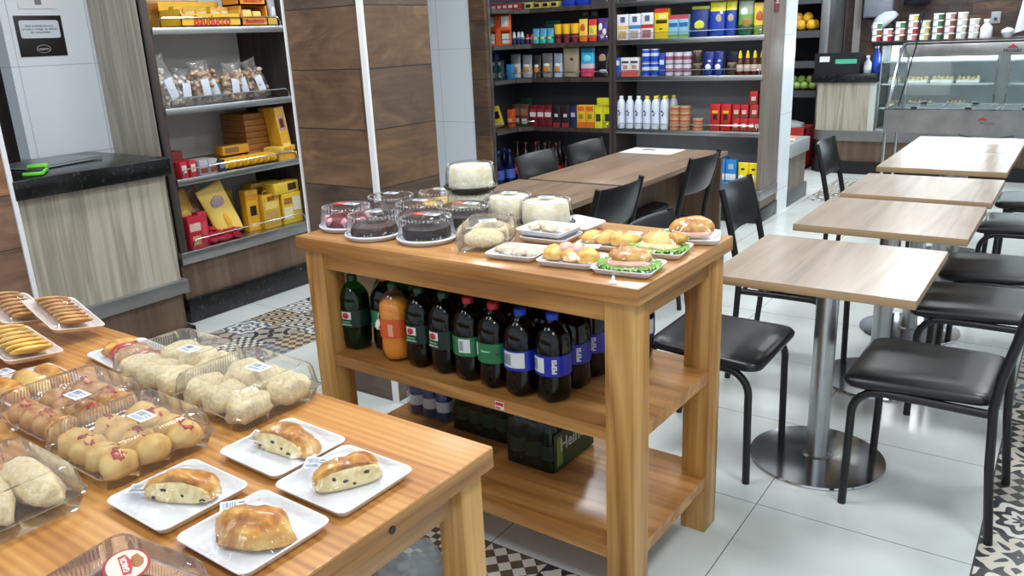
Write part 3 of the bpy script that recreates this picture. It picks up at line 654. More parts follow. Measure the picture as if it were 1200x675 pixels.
# ================================================================== ATTENDANTS behind the far counter
def skin_body(name, joints, edges, m, parent, sub=2):
    me = bpy.data.meshes.new(name); me.from_pydata([j[0] for j in joints], edges, []); o = bpy.data.objects.new(name, me); COL.objects.link(o)
    md = o.modifiers.new('skin', 'SKIN'); me.skin_vertices.new() if not me.skin_vertices else None
    for i, j in enumerate(joints):
        r = j[1]; me.skin_vertices[0].data[i].radius = r if isinstance(r, tuple) else (r, r)
    me.skin_vertices[0].data[0].use_root = True
    ss = o.modifiers.new('sub', 'SUBSURF'); ss.levels = sub; ss.render_levels = sub
    bpy.context.view_layer.update()
    m2 = bpy.data.meshes.new_from_object(o.evaluated_get(bpy.context.evaluated_depsgraph_get())); bpy.data.objects.remove(o)
    m2.materials.clear(); m2.materials.append(m); m2.polygons.foreach_set('use_smooth', [True]*len(m2.polygons))
    ob = bpy.data.objects.new(name, m2); COL.objects.link(ob); ob.parent = parent; return ob
SKIN = noise_mat('skin', [(.3, (176, 124, 96)), (.7, (190, 138, 108))], 20, .5, .05)
def attendant(label, loc, rz, coat, bow=.25, nod=0):
    t = thing('person', label, 'person', loc, rz)
    h = 1.28
    hd = Vector((0, -bow*.75, h+.20-bow*.2))
    J = [((0, 0, .92), (.15, .11)), ((0, -.02*bow, 1.10), (.14, .10)), ((0, -bow*.45, h), (.17, .10)), ((0, -bow*.55, h+.08), (.055, .055)),
         ((.2, -bow*.42, h-.01), (.055, .055)), ((.25, -bow*.5-.02, h-.27), (.042, .042)), ((.22, -bow*.5-.22, h-.34), (.032, .032)),
         ((-.2, -bow*.42, h-.01), (.055, .055)), ((-.25, -bow*.5-.02, h-.27), (.042, .042)), ((-.22, -bow*.5-.22, h-.34), (.032, .032)),
         ((.09, 0, .84), (.09, .09)), ((.10, -.01, .46), (.06, .06)), ((.10, .0, .08), (.045, .045)), ((.10, -.13, .035), (.035, .03)),
         ((-.09, 0, .84), (.09, .09)), ((-.10, -.01, .46), (.06, .06)), ((-.10, .0, .08), (.045, .045)), ((-.10, -.13, .035), (.035, .03))]
    Ed = [(0, 1), (1, 2), (2, 3), (2, 4), (4, 5), (5, 6), (2, 7), (7, 8), (8, 9), (0, 10), (10, 11), (11, 12), (12, 13), (0, 14), (14, 15), (15, 16), (16, 17)]
    skin_body('clothed_body', J, Ed, coat, t)
    NM = Matrix.Translation(hd) @ Matrix.Rotation(nod, 4, 'X') @ Matrix.Translation(-hd)
    hg = G(); hg.T = NM; hg.blob(hd, (.075, .095, .115), 1, .02, 1); hg.blob(hd+Vector((0, -.095, -.01)), (.014, .02, .02), 1, 0, sub=2)
    for s in (-1, 1): hg.blob(hd+Vector((s*.077, 0, 0)), (.01, .02, .03), 1, 0, sub=2)
    hg.tube([hd+Vector((0, .02, -.08)), hd+Vector((0, .05, -.18))], [.05, .06], 10)
    hg.build('head', SKIN, t)
    hr = G(); hr.T = NM; hr.blob(hd+Vector((0, .03, .015)), (.083, .09, .105), 2, .04, 3); hr.build('hair', mat((26, 20, 18), .6), t)
    cg = G(); cg.T = NM; cg.blob(hd+Vector((0, .05, .055)), (.11, .15, .11), 5, .06, 3, flat=-.03); cg.build('hair_net', clear_plastic('net', haze=.7, white=(214, 226, 236)), t)
    e = G(); e.T = NM
    for s in (-1, 1): e.blob(hd+Vector((s*.028, -.088, .015)), (.012, .006, .008), 1, 0, sub=2)
    e.build('eyes', mat((40, 30, 26), .3), t)
    for s in (-1, 1):
        wx = Vector((s*.22, -bow*.5-.24, h-.35)); hn = G(); hn.blob(wx+Vector((0, -.03, -.01)), (.036, .045, .016), 1, 0, sub=2)
        for q, ln in enumerate((.055, .065, .06, .05)):
            b0 = wx+Vector(((q-1.5)*.018, -.06, -.01)); hn.tube([b0, b0+Vector((0, -ln*.5, -.006)), b0+Vector((0, -ln*.85, -.025))], [.009, .0085, .007], 7)
        b0 = wx+Vector((-s*.034, -.02, -.01)); hn.tube([b0, b0+Vector((-s*.02, -.025, -.005)), b0+Vector((-s*.022, -.05, -.012))], [.010, .009, .007], 7)
        hn.build('hand', SKIN, t)
    return t
attendant('person in dark clothes and white hair net leaning behind the far counter', (-1.62, 9.98, .04), -1.35, mat((34, 34, 42), .7), bow=.42, nod=.75)
hc = thing('hanging_cloth', 'white cloth hanging at the right picture edge above the case top', 'cloth', (-.62, 9.9, 1.39))
g = G(); rs = []
for k in range(12):
    f = k/11; hw = .085-.045*f; rs.append([(hw*math.cos(a)*(1+.10*math.sin(a*7+f*2))+.03*f, .03*math.sin(a)*(1+.2*math.sin(a*5)), f*.60+.03*math.cos(a)*(1-f)) for a in [2*PI*q/28 for q in range(28)]])
g.rings(rs).build('fabric', mat((222, 228, 236), .7), hc)
G().tube([(.03, 0, .58), (.03, 0, .66), (.03, .48, .66)], .006, 8).build('hook', CHROME, hc)
# ================================================================== CAFE TABLES
def pedestal_table(label, x0, y0, y1, group='cafe tables in the row'):
    w_, d_ = .64, y1-y0
    t = thing('cafe_table', label, 'table', (x0+.32, (y0+y1)/2, 0))
    G().box(-.32, -d_/2, .722, .32, d_/2, .7485, bev=.0015).build('edge_band', MW['oak_edge'], t)
    G().box(-.3195, -d_/2+.0005, .7484, .3195, d_/2-.0005, .7502).build('tabletop', MW['oak_top'], t)
    G().cyl(0, 0, .012, .71, .038, 28).lathe([(.055, .012), (.045, .02)], n=28).build('column', STEEL, t)
    G().lathe([(.236, 0), (.238, .004), (.236, .010), (.05, .016)], n=64).build('base_plate', CHROME, t)
    G().box(-.15, -.15, .705, .15, .15, .722).build('mount_plate', BLACKM, t)
    return t
pedestal_table('nearest square cafe table with wood grain top on steel column, in front', -.975, 2.505, 3.135)
pedestal_table('second nearest square cafe table, directly behind the nearest grained table', -.938, 3.345, 3.98)
pedestal_table('third cafe table from the front, middle of the row of five', -.930, 4.08, 4.70)
pedestal_table('fourth cafe table from the front, touching the menu table', -.94, 4.935, 5.66)
pedestal_table('farthest cafe table with the white menu sheet, beside the steel warmer', -.94, 5.668, 6.37)
mn = thing('menu_sheet', 'white menu sheet lying on the farthest cafe table', 'paper', (-.49, 6.19, .7505))
G().box(-.18, -.13, 0, .18, .13, .001).build('page', mat((232, 236, 238), .4), mn)
G().box(-.02, -.08, .001, .14, -.06, .0013).box(.10, .03, .001, .15, .09, .0013).build('print', mat((150, 150, 150), .5), mn)
# ================================================================== CHAIRS
def make_chair(label, loc, rz):
    t = thing('cafe_chair', label, 'chair', loc, rz)
    R = .0135
    for s in (-1, 1):
        y = s*.205
        pts = [(.205, y, 0), (.20, y, .30)]
        for k in range(7): a = PI/2*k/6; pts.append((.20-.085+.085*math.cos(a), y, .335+.085*math.sin(a)))
        pts += [(.0, y, .422), (-.185, y*.95, .418)]
        G().tube(pts, R, 12).build('front_leg', BLACKM, t)
        pts = [(-.225, y, 0), (-.20, y, .25), (-.19, y, .44), (-.20, y, .54), (-.235, y, .70), (-.28, y, .87)]
        G().tube(pts, [R, R, R, .0145, .015, .014], 12).build('rear_post', BLACKM, t)
    G().tube([(.10, -.2, .418), (.10, .2, .418)], .009, 8).tube([(-.18, -.19, .415), (-.18, .19, .415)], .009, 8).build('seat_frame', BLACKM, t)
    # upholstered seat: rounded pillow, slightly narrower at the back
    def ring(z, ins):
        pts = []
        for cx, cyy, a0 in ((.235, .22, 0), (-.185, .20, PI/2), (-.185, -.20, PI), (.235, -.22, 3*PI/2)):
            r = .045; sx = 1 if cx > 0 else -1; sy = 1 if cyy > 0 else -1
            for k in range(5):
                a = a0+PI/2*k/4; pts.append((cx-sx*(r+ins)+r*math.cos(a), cyy-sy*(r+ins)+r*math.sin(a), z+(.006*math.cos(cyy*4)) - (.012 if cx > 0 else 0)))
        return pts
    G().rings([ring(.430, .012), ring(.437, .0), ring(.450, -.003), ring(.462, .004), ring(.469, .02), ring(.472, .06)]).build('seat', LEATH, t, angle=60)
    # backrest: bowed panel
    g = G(); rs = []
    n = 14
    for k in range(n+1):
        u = -1+2*k/n; y = u*.203; bow = -.035*(1-u*u)
        pr = []
        for z, dx, th in ((.660, -.222, .0), (.672, -.225, .007), (.76, -.250, .009), (.855, -.274, .007), (.866, -.277, 0)):
            pr.append((dx+bow, y, z, th))
        rs.append([(p[0]+p[3], p[1], p[2]) for p in pr]+[(p[0]-p[3], p[1], p[2]) for p in reversed(pr[1:-1])])
    g.rings(rs); g.build('backrest', mat((13, 15, 18), .36, 0), t, angle=50)
    return t
ch = make_chair('black chair tucked between the pine display table and nearest cafe table', (-1.02, 2.72, 0), 0)
def chair(label, x, y, deg, group=None): return dup(ch, (x, y, 0), math.radians(deg), label)
chair('black chair left of second cafe table, backrest toward the grocery shelves', -.985, 3.58, 3)
chair('black chair left of the fourth cafe table, backrest beside the open aisle', -.985, 5.09, 2)
chair('black chair nearest camera on the right, its leg on patterned tiles', -.29, 2.755, 178)
chair('second black chair on the right, behind the nearest right one', -.235, 3.56, 180)
chair('third black chair on the right side of the cafe tables', -.215, 4.12, 180)
chair('fourth black chair on the right side of the cafe tables', -.185, 5.12, 180)
chair('farthest black chair on the right side of the cafe tables', -.15, 5.83, 180)
chair('black chair right of near brown table, back above the sandwiches', -2.02, 3.37, 178)
chair('black chair right of the far brown table, beside the blue cartons', -2.00, 4.35, 180)
chair('black chair left of far brown table, in front of cola bottles', -2.43, 4.12, 2)
chair('black chair left of far brown table, farthest in that corner', -2.40, 4.67, 0)
# ================================================================== BROWN TABLES in front of the shelves
def slab_table(label, x0, x1, y0, y1):
    t = thing('dining_table', label, 'table', ((x0+x1)/2, (y0+y1)/2, 0)); a, b_ = (x1-x0)/2, (y1-y0)/2
    G().box(-a, -b_, .722, a, b_, .75, bev=.0015).build('tabletop', MW['brown_lam'], t)
    for s in (-1, 1): G().box(-a+.03, min(s*(b_-.01), s*(b_-.04)), 0, a-.03, max(s*(b_-.01), s*(b_-.04)), .722).build('end_panel', MW['brown_lam_z'], t)
    G().box(-.014, -b_+.04, .12, .014, b_-.04, .722).build('centre_panel', MW['brown_lam_z'], t)
    return t
slab_table('far brown slab table with a white sheet on it, before grocery shelves', -2.62, -1.94, 3.90, 5.29)
slab_table('near brown slab table behind the cakes', -2.66, -2.0, 2.84, 3.86)
ms = thing('menu_sheet', 'white placemat sheet on far end of the far brown table', 'paper', (-2.42, 5.14, .7505), 0)
G().box(-.19, -.13, 0, .19, .13, .001).build('page', mat((226, 230, 232), .45), ms)
G().box(-.10, .02, .001, .0, .09, .0013).build('print', mat((120, 120, 116), .5), ms)
# ================================================================== PINE DISPLAY TABLE
TH = -.021; TX, TY = -.8163, 1.6598           # front right corner
def wood_table(name, label, length, depth, H, corner, th, shelves, mx, leg=.084):
    t = thing(name, label, 'table', (corner[0], corner[1], 0), th)
    G().box(-length, 0, H-.044, 0, depth, H, bev=.003).build('tabletop', mx, t)
    G().box(-.0005, .003, H-.042, .0012, depth-.003, H-.002).build('end_board', MW['table_y'], t)
    for x in (-length+.018, -.018-leg):
        for y in (.018, depth-.018-leg):
            G().box(x, y, 0, x+leg, y+leg, H-.044, bev=.003).build('leg', MW['table_z'], t)
    ap = .062
    for y in (.030, depth-.055): G().box(-length+.10, y, H-.044-ap, -.10, y+.025, H-.044, bev=.002).build('apron', MW['table_x'], t)
    for x in (-length+.03, -.055): G().box(x, .10, H-.044-ap, x+.025, depth-.10, H-.044, bev=.002).build('apron', MW['table_y'], t)
    for z in shelves:
        e = leg+.018
        G().prism([(-length+e, .022), (-e, .022), (-e, e), (-.022, e), (-.022, depth-e), (-e, depth-e), (-e, depth-.022), (-length+e, depth-.022), (-length+e, depth-e), (-length+.022, depth-e), (-length+.022, e), (-length+e, e)], 'z', z-.037, z).build('shelf', MW['table_x'], t)
    return t
pt = wood_table('display_table', 'pine display table with two lower shelves holding cakes, sandwiches and soda bottles', 1.234, .60, .955, (TX, TY), TH, [.557, .20], MW['table_x'])
st = thing('price_sticker', 'small red and white price sticker on the front edge of middle shelf', 'sticker', (-1.262, 1.689, .538), TH)
G().box(-.016, -.0015, -.012, .016, 0, .012).build('paper', mat((232, 222, 220), .5), st)
G().box(-.014, -.002, .0, .014, -.0014, .010).box(-.014, -.002, -.010, .002, -.0014, -.005).build('print', mat((200, 40, 50), .5), st)
sp = thing('plastic_fork', 'small white plastic fork lying near front edge of the display table', 'fork', (-.905, 1.705, .9555), -1.1)
G().prism([(-.035, -.003), (.01, -.004), (.018, -.009), (.036, -.009), (.036, .009), (.018, .009), (.01, .004), (-.035, .003)], 'z', 0, .0025).build('handle', mat((240, 240, 238), .3), sp)
# ================================================================== FOREGROUND TABLE
ft = wood_table('pastry_table', 'foreground orange wood table holding pastry trays and clear boxes', 2.2, .90, .80, (-.850, .195), -.012, [.13], MW['front_x'], leg=.062)
G().cyl(0, 0, 0, .002, .007, 16).build('screw_plug', mat((40, 34, 30), .5), ft, (.0015, .62, .778), (0, PI/2, 0))
# ================================================================== FOOD MATERIALS
BREAD = noise_mat('golden_bread', [(.28, (140, 78, 26)), (.42, (186, 120, 44)), (.55, (208, 152, 66)), (.72, (226, 190, 116))], 34, .36, .5, .005, coat=.25)
BREADP = noise_mat('pale_bread', [(.3, (206, 148, 70)), (.5, (228, 188, 104)), (.75, (240, 214, 148))], 22, .5, .2)
CRUMB = noise_mat('bread_crumb', [(.3, (214, 184, 120)), (.55, (238, 218, 162)), (.8, (248, 238, 200))], 60, .7, .5)
CREAM = noise_mat('coconut_cream', [(.3, (216, 194, 138)), (.5, (232, 215, 172)), (.75, (243, 233, 202))], 110, .65, .7, .004)
WCREAM = noise_mat('white_icing', [(.3, (228, 220, 184)), (.5, (242, 236, 210)), (.8, (250, 247, 228))], 34, .55, .7, .008)
CHOC = noise_mat('chocolate_cake', [(.3, (42, 24, 20)), (.55, (66, 40, 32)), (.8, (96, 64, 50))], 60, .5, .5)
DCHOC = noise_mat('dark_chocolate', [(.3, (24, 18, 18)), (.6, (40, 30, 30)), (.8, (74, 60, 58))], 120, .45, .6)
VELV = noise_mat('red_velvet', [(.3, (70, 12, 22)), (.55, (120, 22, 34)), (.8, (146, 40, 50))], 60, .5, .5)
JAM = noise_mat('red_jam', [(.3, (150, 26, 16)), (.6, (196, 58, 30)), (.8, (222, 110, 60))], 40, .25, .3, coat=.5)
OLIVE = mat((44, 30, 34), .3, name='olive_black')
LETT = noise_mat('lettuce', [(.3, (70, 130, 34)), (.55, (130, 184, 70)), (.8, (190, 220, 130))], 40, .5, .3)
HAM = noise_mat('ham', [(.3, (214, 150, 130)), (.7, (238, 196, 176))], 30, .45, .1)
CHEESE = mat((244, 214, 120), .4)
COOKIE = noise_mat('cookie', [(.3, (164, 110, 56)), (.5, (196, 146, 88)), (.75, (214, 174, 120))], 26, .5, .3)
COOKY = noise_mat('yellow_cookie', [(.3, (196, 140, 50)), (.5, (226, 184, 90)), (.75, (238, 208, 130))], 22, .5, .3)
FOAM = mat((238, 240, 244), .45, name='white_foam')
FOAMT = mat((240, 228, 220), .45, name='warm_foam')
LABELW = mat((232, 240, 250), .5, name='label_paper')
INK = mat((70, 76, 90), .6, name='label_ink')
# ------------------------------------------------------------------ trays
def tray_shell(w_, d_, h=.016, r=.018, flare=.010, th=.002):
    def ring(z, ins):
        return [(a, b_, z) for a, b_ in rrect(w_-2*ins, d_-2*ins, max(r-ins*.5, .004), 4)]
    return G().rings([ring(0, flare+.004), ring(.002, flare), ring(h-.002, .002), ring(h, 0), ring(h+.0015, .001), ring(h, .004), ring(.006, flare+.004), ring(.004, flare+.010)])
def price_label(parent, x, y, z, w_=.042, d_=.030, rz=0, tilt=0, rows=True):
    lb = G().box(-w_/2, -d_/2, 0, w_/2, d_/2, .0006).build('price_label', LABELW, parent, (x, y, z), (tilt, 0, rz))
    g = G(); rr = random.Random(int(x*1000)+5)
    xx = -w_*.40
    while xx < w_*.05:
        b_ = rr.choice((.0006, .0012, .0009)); g.box(xx, -d_*.05, .0006, xx+b_, d_*.38, .0008); xx += b_+rr.choice((.0008, .0014))
    for q in range(3): g.box(-w_*.4, -d_*(.18+.1*q), .0006, w_*(.1+.25*rr.random()), -d_*(.15+.1*q)+.0005, .0008)
    g.box(w_*.12, d_*.0, .0006, w_*.4, d_*.06, .0008).box(w_*.12, d_*.2, .0006, w_*.36, d_*.28, .0008)
    g.build('print', INK, lb); return lb
def film(parent, w_, d_, z0, h, dx=0, dy=0, seed=1):
    """thin wrap stretched from the tray rim over the food"""
    n = 16; vs = []; fs = []
    for j in range(n+1):
        for i in range(n+1):
            u, v = -1+2*i/n, -1+2*j/n; e = (1-u**4)*(1-v**4)
            rr_ = math.exp(-((u-dx)**2+(v-dy)**2)*1.6)
            vs.append((u*w_/2*.985, v*d_/2*.985, z0+h*e*rr_+.004*noise.noise(Vector((u*3, v*3, seed)))*e))
    for j in range(n):
        for i in range(n): a = j*(n+1)+i; fs.append((a, a+1, a+n+2, a+n+1))
    return G().add(vs, fs).build('cling_film', FILM, parent, angle=80)
def empanada(parent, seed, rz, L=.05, x=0, y=0, cut=True):
    g = G().blob((0, 0, .006), (L*1.05, L*.72, .044), seed, .11, 1.5, sub=4, flat=0, fine=.03)
    if cut:   # the cut face: half roll with the crumb showing
        vs = []
        for p in g.v:
            q = list(p)
            if q[1] < -L*.30: q[1] = -L*.30 - (q[1]+L*.30)*.06
            vs.append(tuple(q))
        g.v = vs
    o = g.build('pastry', BREAD, parent, (x, y, .006), (0, 0, rz), angle=70)
    if cut:
        f = G().blob((0, -L*.30, .017), (L*1.0, .006, .021), seed+5, .10, 2.2, sub=3, flat=-.016); f.build('cut_face', CRUMB, o)
        ol = G()
        for q in range(4): ol.blob((L*(-.62+.42*q)+.010*math.sin(q*5+seed), -L*.30-.005, .010+.008*((q*5+seed) % 3)), (.0035+.002*(q % 2), .003, .003), q+seed, .3, sub=2)
        ol.build('olive_pieces', OLIVE, o)
    return o
def foam_tray(label, x, y, z, rz, w_=.172, d_=.172, m=None, rot=None, name='foam_tray', cat='tray'):
    t = thing(name, label, cat, (x, y, z), rz, rot=rot); tray_shell(w_, d_).build('tray', m or FOAM, t, angle=60); return t
FZ = .8005
t = foam_tray('wrapped tray with filled pastry roll, behind the others beside clear boxes', -1.170, .873, FZ, -.04, .178, .172)
empanada(t, 3, .10, .066, .0, .004); price_label(t, -.052, -.015, .0265, rz=.2, tilt=.25); film(t, .178, .172, .016, .042)
t = foam_tray('wrapped tray with upright pastry wedge, nearest the table corner', -.982, .850, FZ, -.02, .178, .175)
empanada(t, 8, 1.05, .060, .008, .0); price_label(t, -.060, -.010, .03, rz=.5, tilt=.2); film(t, .178, .175, .016, .042)
t = foam_tray('wrapped tray with half bread loaf with olives, left front', -1.195, .665, FZ, -.03, .176, .172)
empanada(t, 12, .45, .060, .008, .006); price_label(t, -.062, -.032, .02, .040, .030, rz=.6); film(t, .176, .172, .016, .042)
t = foam_tray('wrapped tray with whole golden folded pastry, front right', -.990, .662, FZ, -.03, .178, .172)
empanada(t, 21, .25, .062, .006, -.004, cut=False); price_label(t, -.060, .010, .03, .046, .030, rz=.9, tilt=.2); film(t, .178, .172, .016, .040)
# ------------------------------------------------------------------ clamshell boxes
def corr_rect(w_, d_, r, amp, n_per=20):
    pts = []; base = rrect(w_, d_, r, 3); m_ = len(base)
    for i in range(m_):
        a, b_ = base[i], base[(i+1) % m_]; L_ = math.hypot(b_[0]-a[0], b_[1]-a[1])
        if L_ < 1e-6: continue
        k = max(1, int(L_/.0034)); nx, ny = (b_[1]-a[1])/L_, -(b_[0]-a[0])/L_
        for q in range(k):
            f = q/k; e = amp*(1 if q % 2 else -1)*(1 if L_ > .03 and .08 < f < .92 else 0)
            pts.append((a[0]+(b_[0]-a[0])*f+nx*e, a[1]+(b_[1]-a[1])*f+ny*e))
    return pts
def clamshell(name, label, cat, x, y, z, rz, w_, d_, h, foods, lab=(0, 0)):
    t = thing(name, label, cat, (x, y, z), rz)
    def R(z_, ins, amp): return [(a, b_, z_) for a, b_ in corr_rect(w_-2*ins, d_-2*ins, .022, 0)]
    out0 = corr_rect(w_, d_, .022, .0011)
    def ring(z_, s, amp=True):
        src = out0 if amp else corr_rect(w_, d_, .022, 0)
        return [(a*s, b_*s*1.0, z_) for a, b_ in src]
    hb_ = h*.36
    b_ = G().rings([ring(.001, .84, False), ring(.0, .88, False), ring(hb_, .965)], cap1=False); b_.build('box_base', CLEARR, t, angle=25)
    G().rings([ring(hb_, .965, False), ring(hb_+.001, 1.0, False), ring(hb_+.003, 1.0, False), ring(hb_+.004, .965, False)], cap0=False, cap1=False).build('rim', CLEARR, t)
    G().rings([ring(hb_+.004, .965), ring(h*.86, .915), ring(h*.96, .87), ring(h, .82, False), ring(h, .76, False), ring(h-.005, .72, False)], cap0=False).build('lid', CLEARR, t, angle=25)
    foods(t)
    if lab: price_label(t, lab[0], lab[1], h-.003, .052, .034, rz=lab[2] if len(lab) > 2 else 0)
    return t
def rolls(mi, mj, W, D, r, m, seed=0, lump=.12, fine=.04, name='roll', zz=.012, jam=None):
    def f(t):
        for i in range(mi):
            for j in range(mj):
                x = (i-(mi-1)/2)*W/mi; y = (j-(mj-1)/2)*D/mj
                o = G().blob((0, 0, 0), (r[0], r[1], r[2]), seed+i*5+j, lump, 2, 3, 0, -r[2]*.55, fine=fine).build(name, m, t, (x, y, zz+r[2]*.55), (0, 0, .2*math.sin(i*3+j+seed)))
                if jam and (i+j+seed) % 2 == 0:
                    G().blob((0, 0, r[2]*.34), (r[0]*.80, r[1]*.5, r[2]*.72), seed+i, .22, 3, 3).build('jam', jam, o)
    return f
clamshell('pastry_box', 'clear box of coconut rolls nearest the right back edge', 'box', -1.415, .985, FZ, -.03, .245, .225, .085, rolls(3, 2, .222, .20, (.042, .052, .036), CREAM, 1, name='coconut_roll'), (.02, .02))
clamshell('pastry_box', 'clear box of coconut rolls standing left behind the other coconut box', 'box', -1.672, .990, FZ, -.03, .245, .22, .085, rolls(3, 2, .222, .20, (.042, .052, .034), CREAM, 9, name='coconut_roll'), (.04, .01))
clamshell('pastry_box', 'clear box of twelve golden jam buns, front one of two', 'box', -1.430, .722, FZ, -.03, .235, .235, .078, rolls(4, 3, .205, .20, (.028, .034, .030), BREADP, 3, .08, .02, 'jam_bun', jam=JAM), (.02, .02))
clamshell('pastry_box', 'clear box of jam buns left of the front jam bun box', 'box', -1.675, .742, FZ, -.02, .235, .225, .078, rolls(4, 3, .205, .195, (.028, .033, .028), BREAD, 6, .08, .02, 'jam_bun', jam=JAM), (.05, -.01))
clamshell('pastry_box', 'clear box of creamy filled bread at the left picture edge', 'box', -1.435, .468, FZ, -.03, .245, .235, .080, rolls(1, 3, .2, .21, (.10, .036, .032), CREAM, 4, .1, .03, 'filled_bread'), None)
def dark_sweets(t):
    rolls(3, 2, .17, .14, (.028, .034, .022), VELV, 2, .1, .03, 'sweet_roll')(t)
c6 = clamshell('pastry_box', 'clear box with round red lettered sticker at the bottom edge', 'box', -.985, .428, FZ, .12, .20, .20, .075, dark_sweets, None)
sk = G().prism([(.040*math.cos(2*PI*k/32)*(1+.02*math.cos(16*2*PI*k/32)), .030*math.sin(2*PI*k/32)) for k in range(32)], 'z', 0, .0006)
sko = sk.build('sticker', mat((160, 30, 44), .4), c6, (.0, .032, .0755), (0, 0, -.5))
G().prism([(.036*math.cos(2*PI*k/32), .026*math.sin(2*PI*k/32)) for k in range(32)], 'z', .0006, .0009).build('sticker_field', mat((238, 222, 196), .5), sko)
G().prism([(-.024, -.008), (.024, -.008), (.026, .002), (.0, .009), (-.026, .002)], 'z', .0009, .0012).build('banner', mat((190, 36, 48), .4), sko)
G().blob((.0, .014, .0009), (.018, .008, .0008), 3, .2, sub=2).build('picture', mat((170, 110, 60), .5), sko)
lettering('GARCIA', .0105, mat((245, 235, 225), .5), sko, (0, -.002, .0014), (0, 0, PI), bold=.0003)
# wrapped pack of glazed pastries behind the jam buns
t = foam_tray('wrapped tray of red glazed pastries behind the jam bun boxes', -1.90, 1.005, FZ, -.1, .2, .15)
for i in range(4): G().blob((0, 0, 0), (.03, .045, .022), i+30, .12, flat=-.01).build('glazed_pastry', JAM if i % 2 else BREAD, t, (-.066+.044*i, 0, .018))
film(t, .2, .15, .016, .03, seed=4)
t = foam_tray('wrapped tray of long soft bread rolls, left of jam buns', -1.93, .775, FZ, -.05, .22, .17, FOAMT)
for i in range(3): G().blob((0, 0, 0), (.088, .026, .027), i+41, .05, 1.2, flat=-.012).build('bread_roll', BREAD if i != 1 else BREADP, t, (0, -.048+.047*i, .016))
film(t, .22, .17, .016, .036, seed=9); price_label(t, -.06, -.03, .044, rz=.1)
# cookie trays leaning on each other at the left
def cookie_tray(label, x, y, z, rot, n, m, r=(.034, .028, .008)):
    t = foam_tray(label, x, y, z, 0, .22, .14, FOAMT, rot=rot)
    for i in range(n):
        G().blob((0, 0, 0), (r[0], r[1]*1.5, r[2]), i+50, .08, 1.5).build('cookie', m, t, (-.082+.164*i/(n-1), .0, .026), (0, -.5, 0))
    film(t, .22, .14, .016, .042, seed=2); return t
cookie_tray('leaning wrapped tray of brown slice cookies, rightmost of the cookie trays', -2.255, 1.02, .848, (-.20, .20, -.12), 8, COOKIE)
cookie_tray('leaning wrapped tray of brown cookies behind the yellow cookie tray', -2.43, .975, .850, (-.18, .18, -.10), 7, COOKIE)
cookie_tray('wrapped tray of yellow round cookies, lower left of the leaning tray', -2.17, .855, .832, (-.14, .14, -.05), 7, COOKY, (.04, .034, .009))
cookie_tray('wrapped cookie tray at the left picture edge, under the yellow cookies', -2.235, .72, .818, (-.06, .06, -.05), 7, COOKIE)
# ================================================================== WATER JUGS under the foreground table
WATERC = clear_plastic('pet_jug', tint=(236, 240, 242), haze=.22, ior=1.6, cap=.8, white=(214, 222, 226))
def jug(label, x, y):
    t = thing('water_jug', label, 'water jug', (x, y, .0))
    pr = [(.085, 0), (.095, .01)]
    for k in range(8): z = .02+.028*k; pr += [(.095, z), (.088, z+.014)]
    pr += [(.095, .25), (.090, .285), (.07, .32), (.03, .345), (.026, .362)]
    G().lathe(pr, n=36).build('body', WATERC, t, angle=70)
    G().lathe([(.085, .012), (.085, .24), (.06, .25)], n=24).build('water', clear_plastic('water', tint=(214, 222, 226), haze=.10, ior=1.33), t)
    G().lathe([(.029, .345), (.029, .372), (.02, .376)], n=24).build('cap', mat((220, 228, 240), .35), t)
    return t
jug('large ribbed water jug standing behind the foreground table leg', -1.262, 1.262)
jug('second water jug on the floor, left of the other jug', -1.475, 1.235)
# ================================================================== SODA BOTTLES on the middle shelf
def pet(shell, liquid, lab_mat, cap, logo, label, loc, rz=0, fill=.19, decor=None):
    t = thing('soda_bottle', label, 'bottle', loc, rz)
    pr = [(.030, .0), (.044, .006), (.050, .03), (.051, .055), (.050, .075), (.051, .08), (.051, .145), (.0515, .16), (.049, .185), (.040, .205), (.026, .222), (.0155, .233), (.014, .240)]
    def md(a, i): return 1+(.0 if i > 2 else (.10, .07, .03)[i]*math.cos(5*a))
    G().lathe(pr, n=30, mod=md).build('shell', shell, t, angle=60)
    pl = [(r*.95, z+.003) for r, z in pr if z < fill]+[(.045 if fill < .2 else .03, fill)]
    G().lathe(pl, n=24).build('liquid', liquid, t, angle=60)
    G().lathe([(.0523, .083), (.0523, .143)], n=30, cap0=False, cap1=False).build('label', lab_mat, t)
    G().lathe([(.0165, .236), (.0165, .252), (.014, .255)], n=20, mod=lambda a, i: 1+.03*math.cos(20*a)).build('cap', cap, t)
    if decor: decor(t)
    return t
DARKLIQ = mat((8, 7, 9), .15, name='dark_cola'); BLKSH = clear_plastic('dark_shell', tint=(150, 150, 150), haze=.0, ior=1.5, rough=.05)
GRSH = clear_plastic('green_shell', tint=(110, 200, 130), haze=.02, ior=1.5, white=(30, 90, 50)); CLSH = clear_plastic('clear_shell', tint=(252, 248, 240), haze=.02, ior=1.5)
GUAL = mat((10, 40, 30), .3); GRL = mat((30, 120, 72), .35); PEPL = mat((24, 40, 168), .3); ORL = mat((226, 92, 34), .3)
CAPG = mat((14, 70, 46), .35); CAPR = mat((190, 34, 38), .35); CAPB = mat((22, 66, 200), .35); CAPD = mat((20, 24, 40), .35)
GREENLIQ = mat((22, 34, 18), .2); ORLIQ = mat((255, 166, 44), .2, name='orange_soda')
def arc_patch(t, a0, a1, z0, z1, m, r=.0529, name='print'):
    g = G(); n = 8; vs = []
    for k in range(n+1):
        a = a0+(a1-a0)*k/n
        vs += [(r*math.cos(a), r*math.sin(a), z0), (r*math.cos(a), r*math.sin(a), z1)]
    g.add(vs, [(2*k, 2*k+2, 2*k+3, 2*k+1) for k in range(n)]); return g.build(name, m, t)
FR = -PI/2
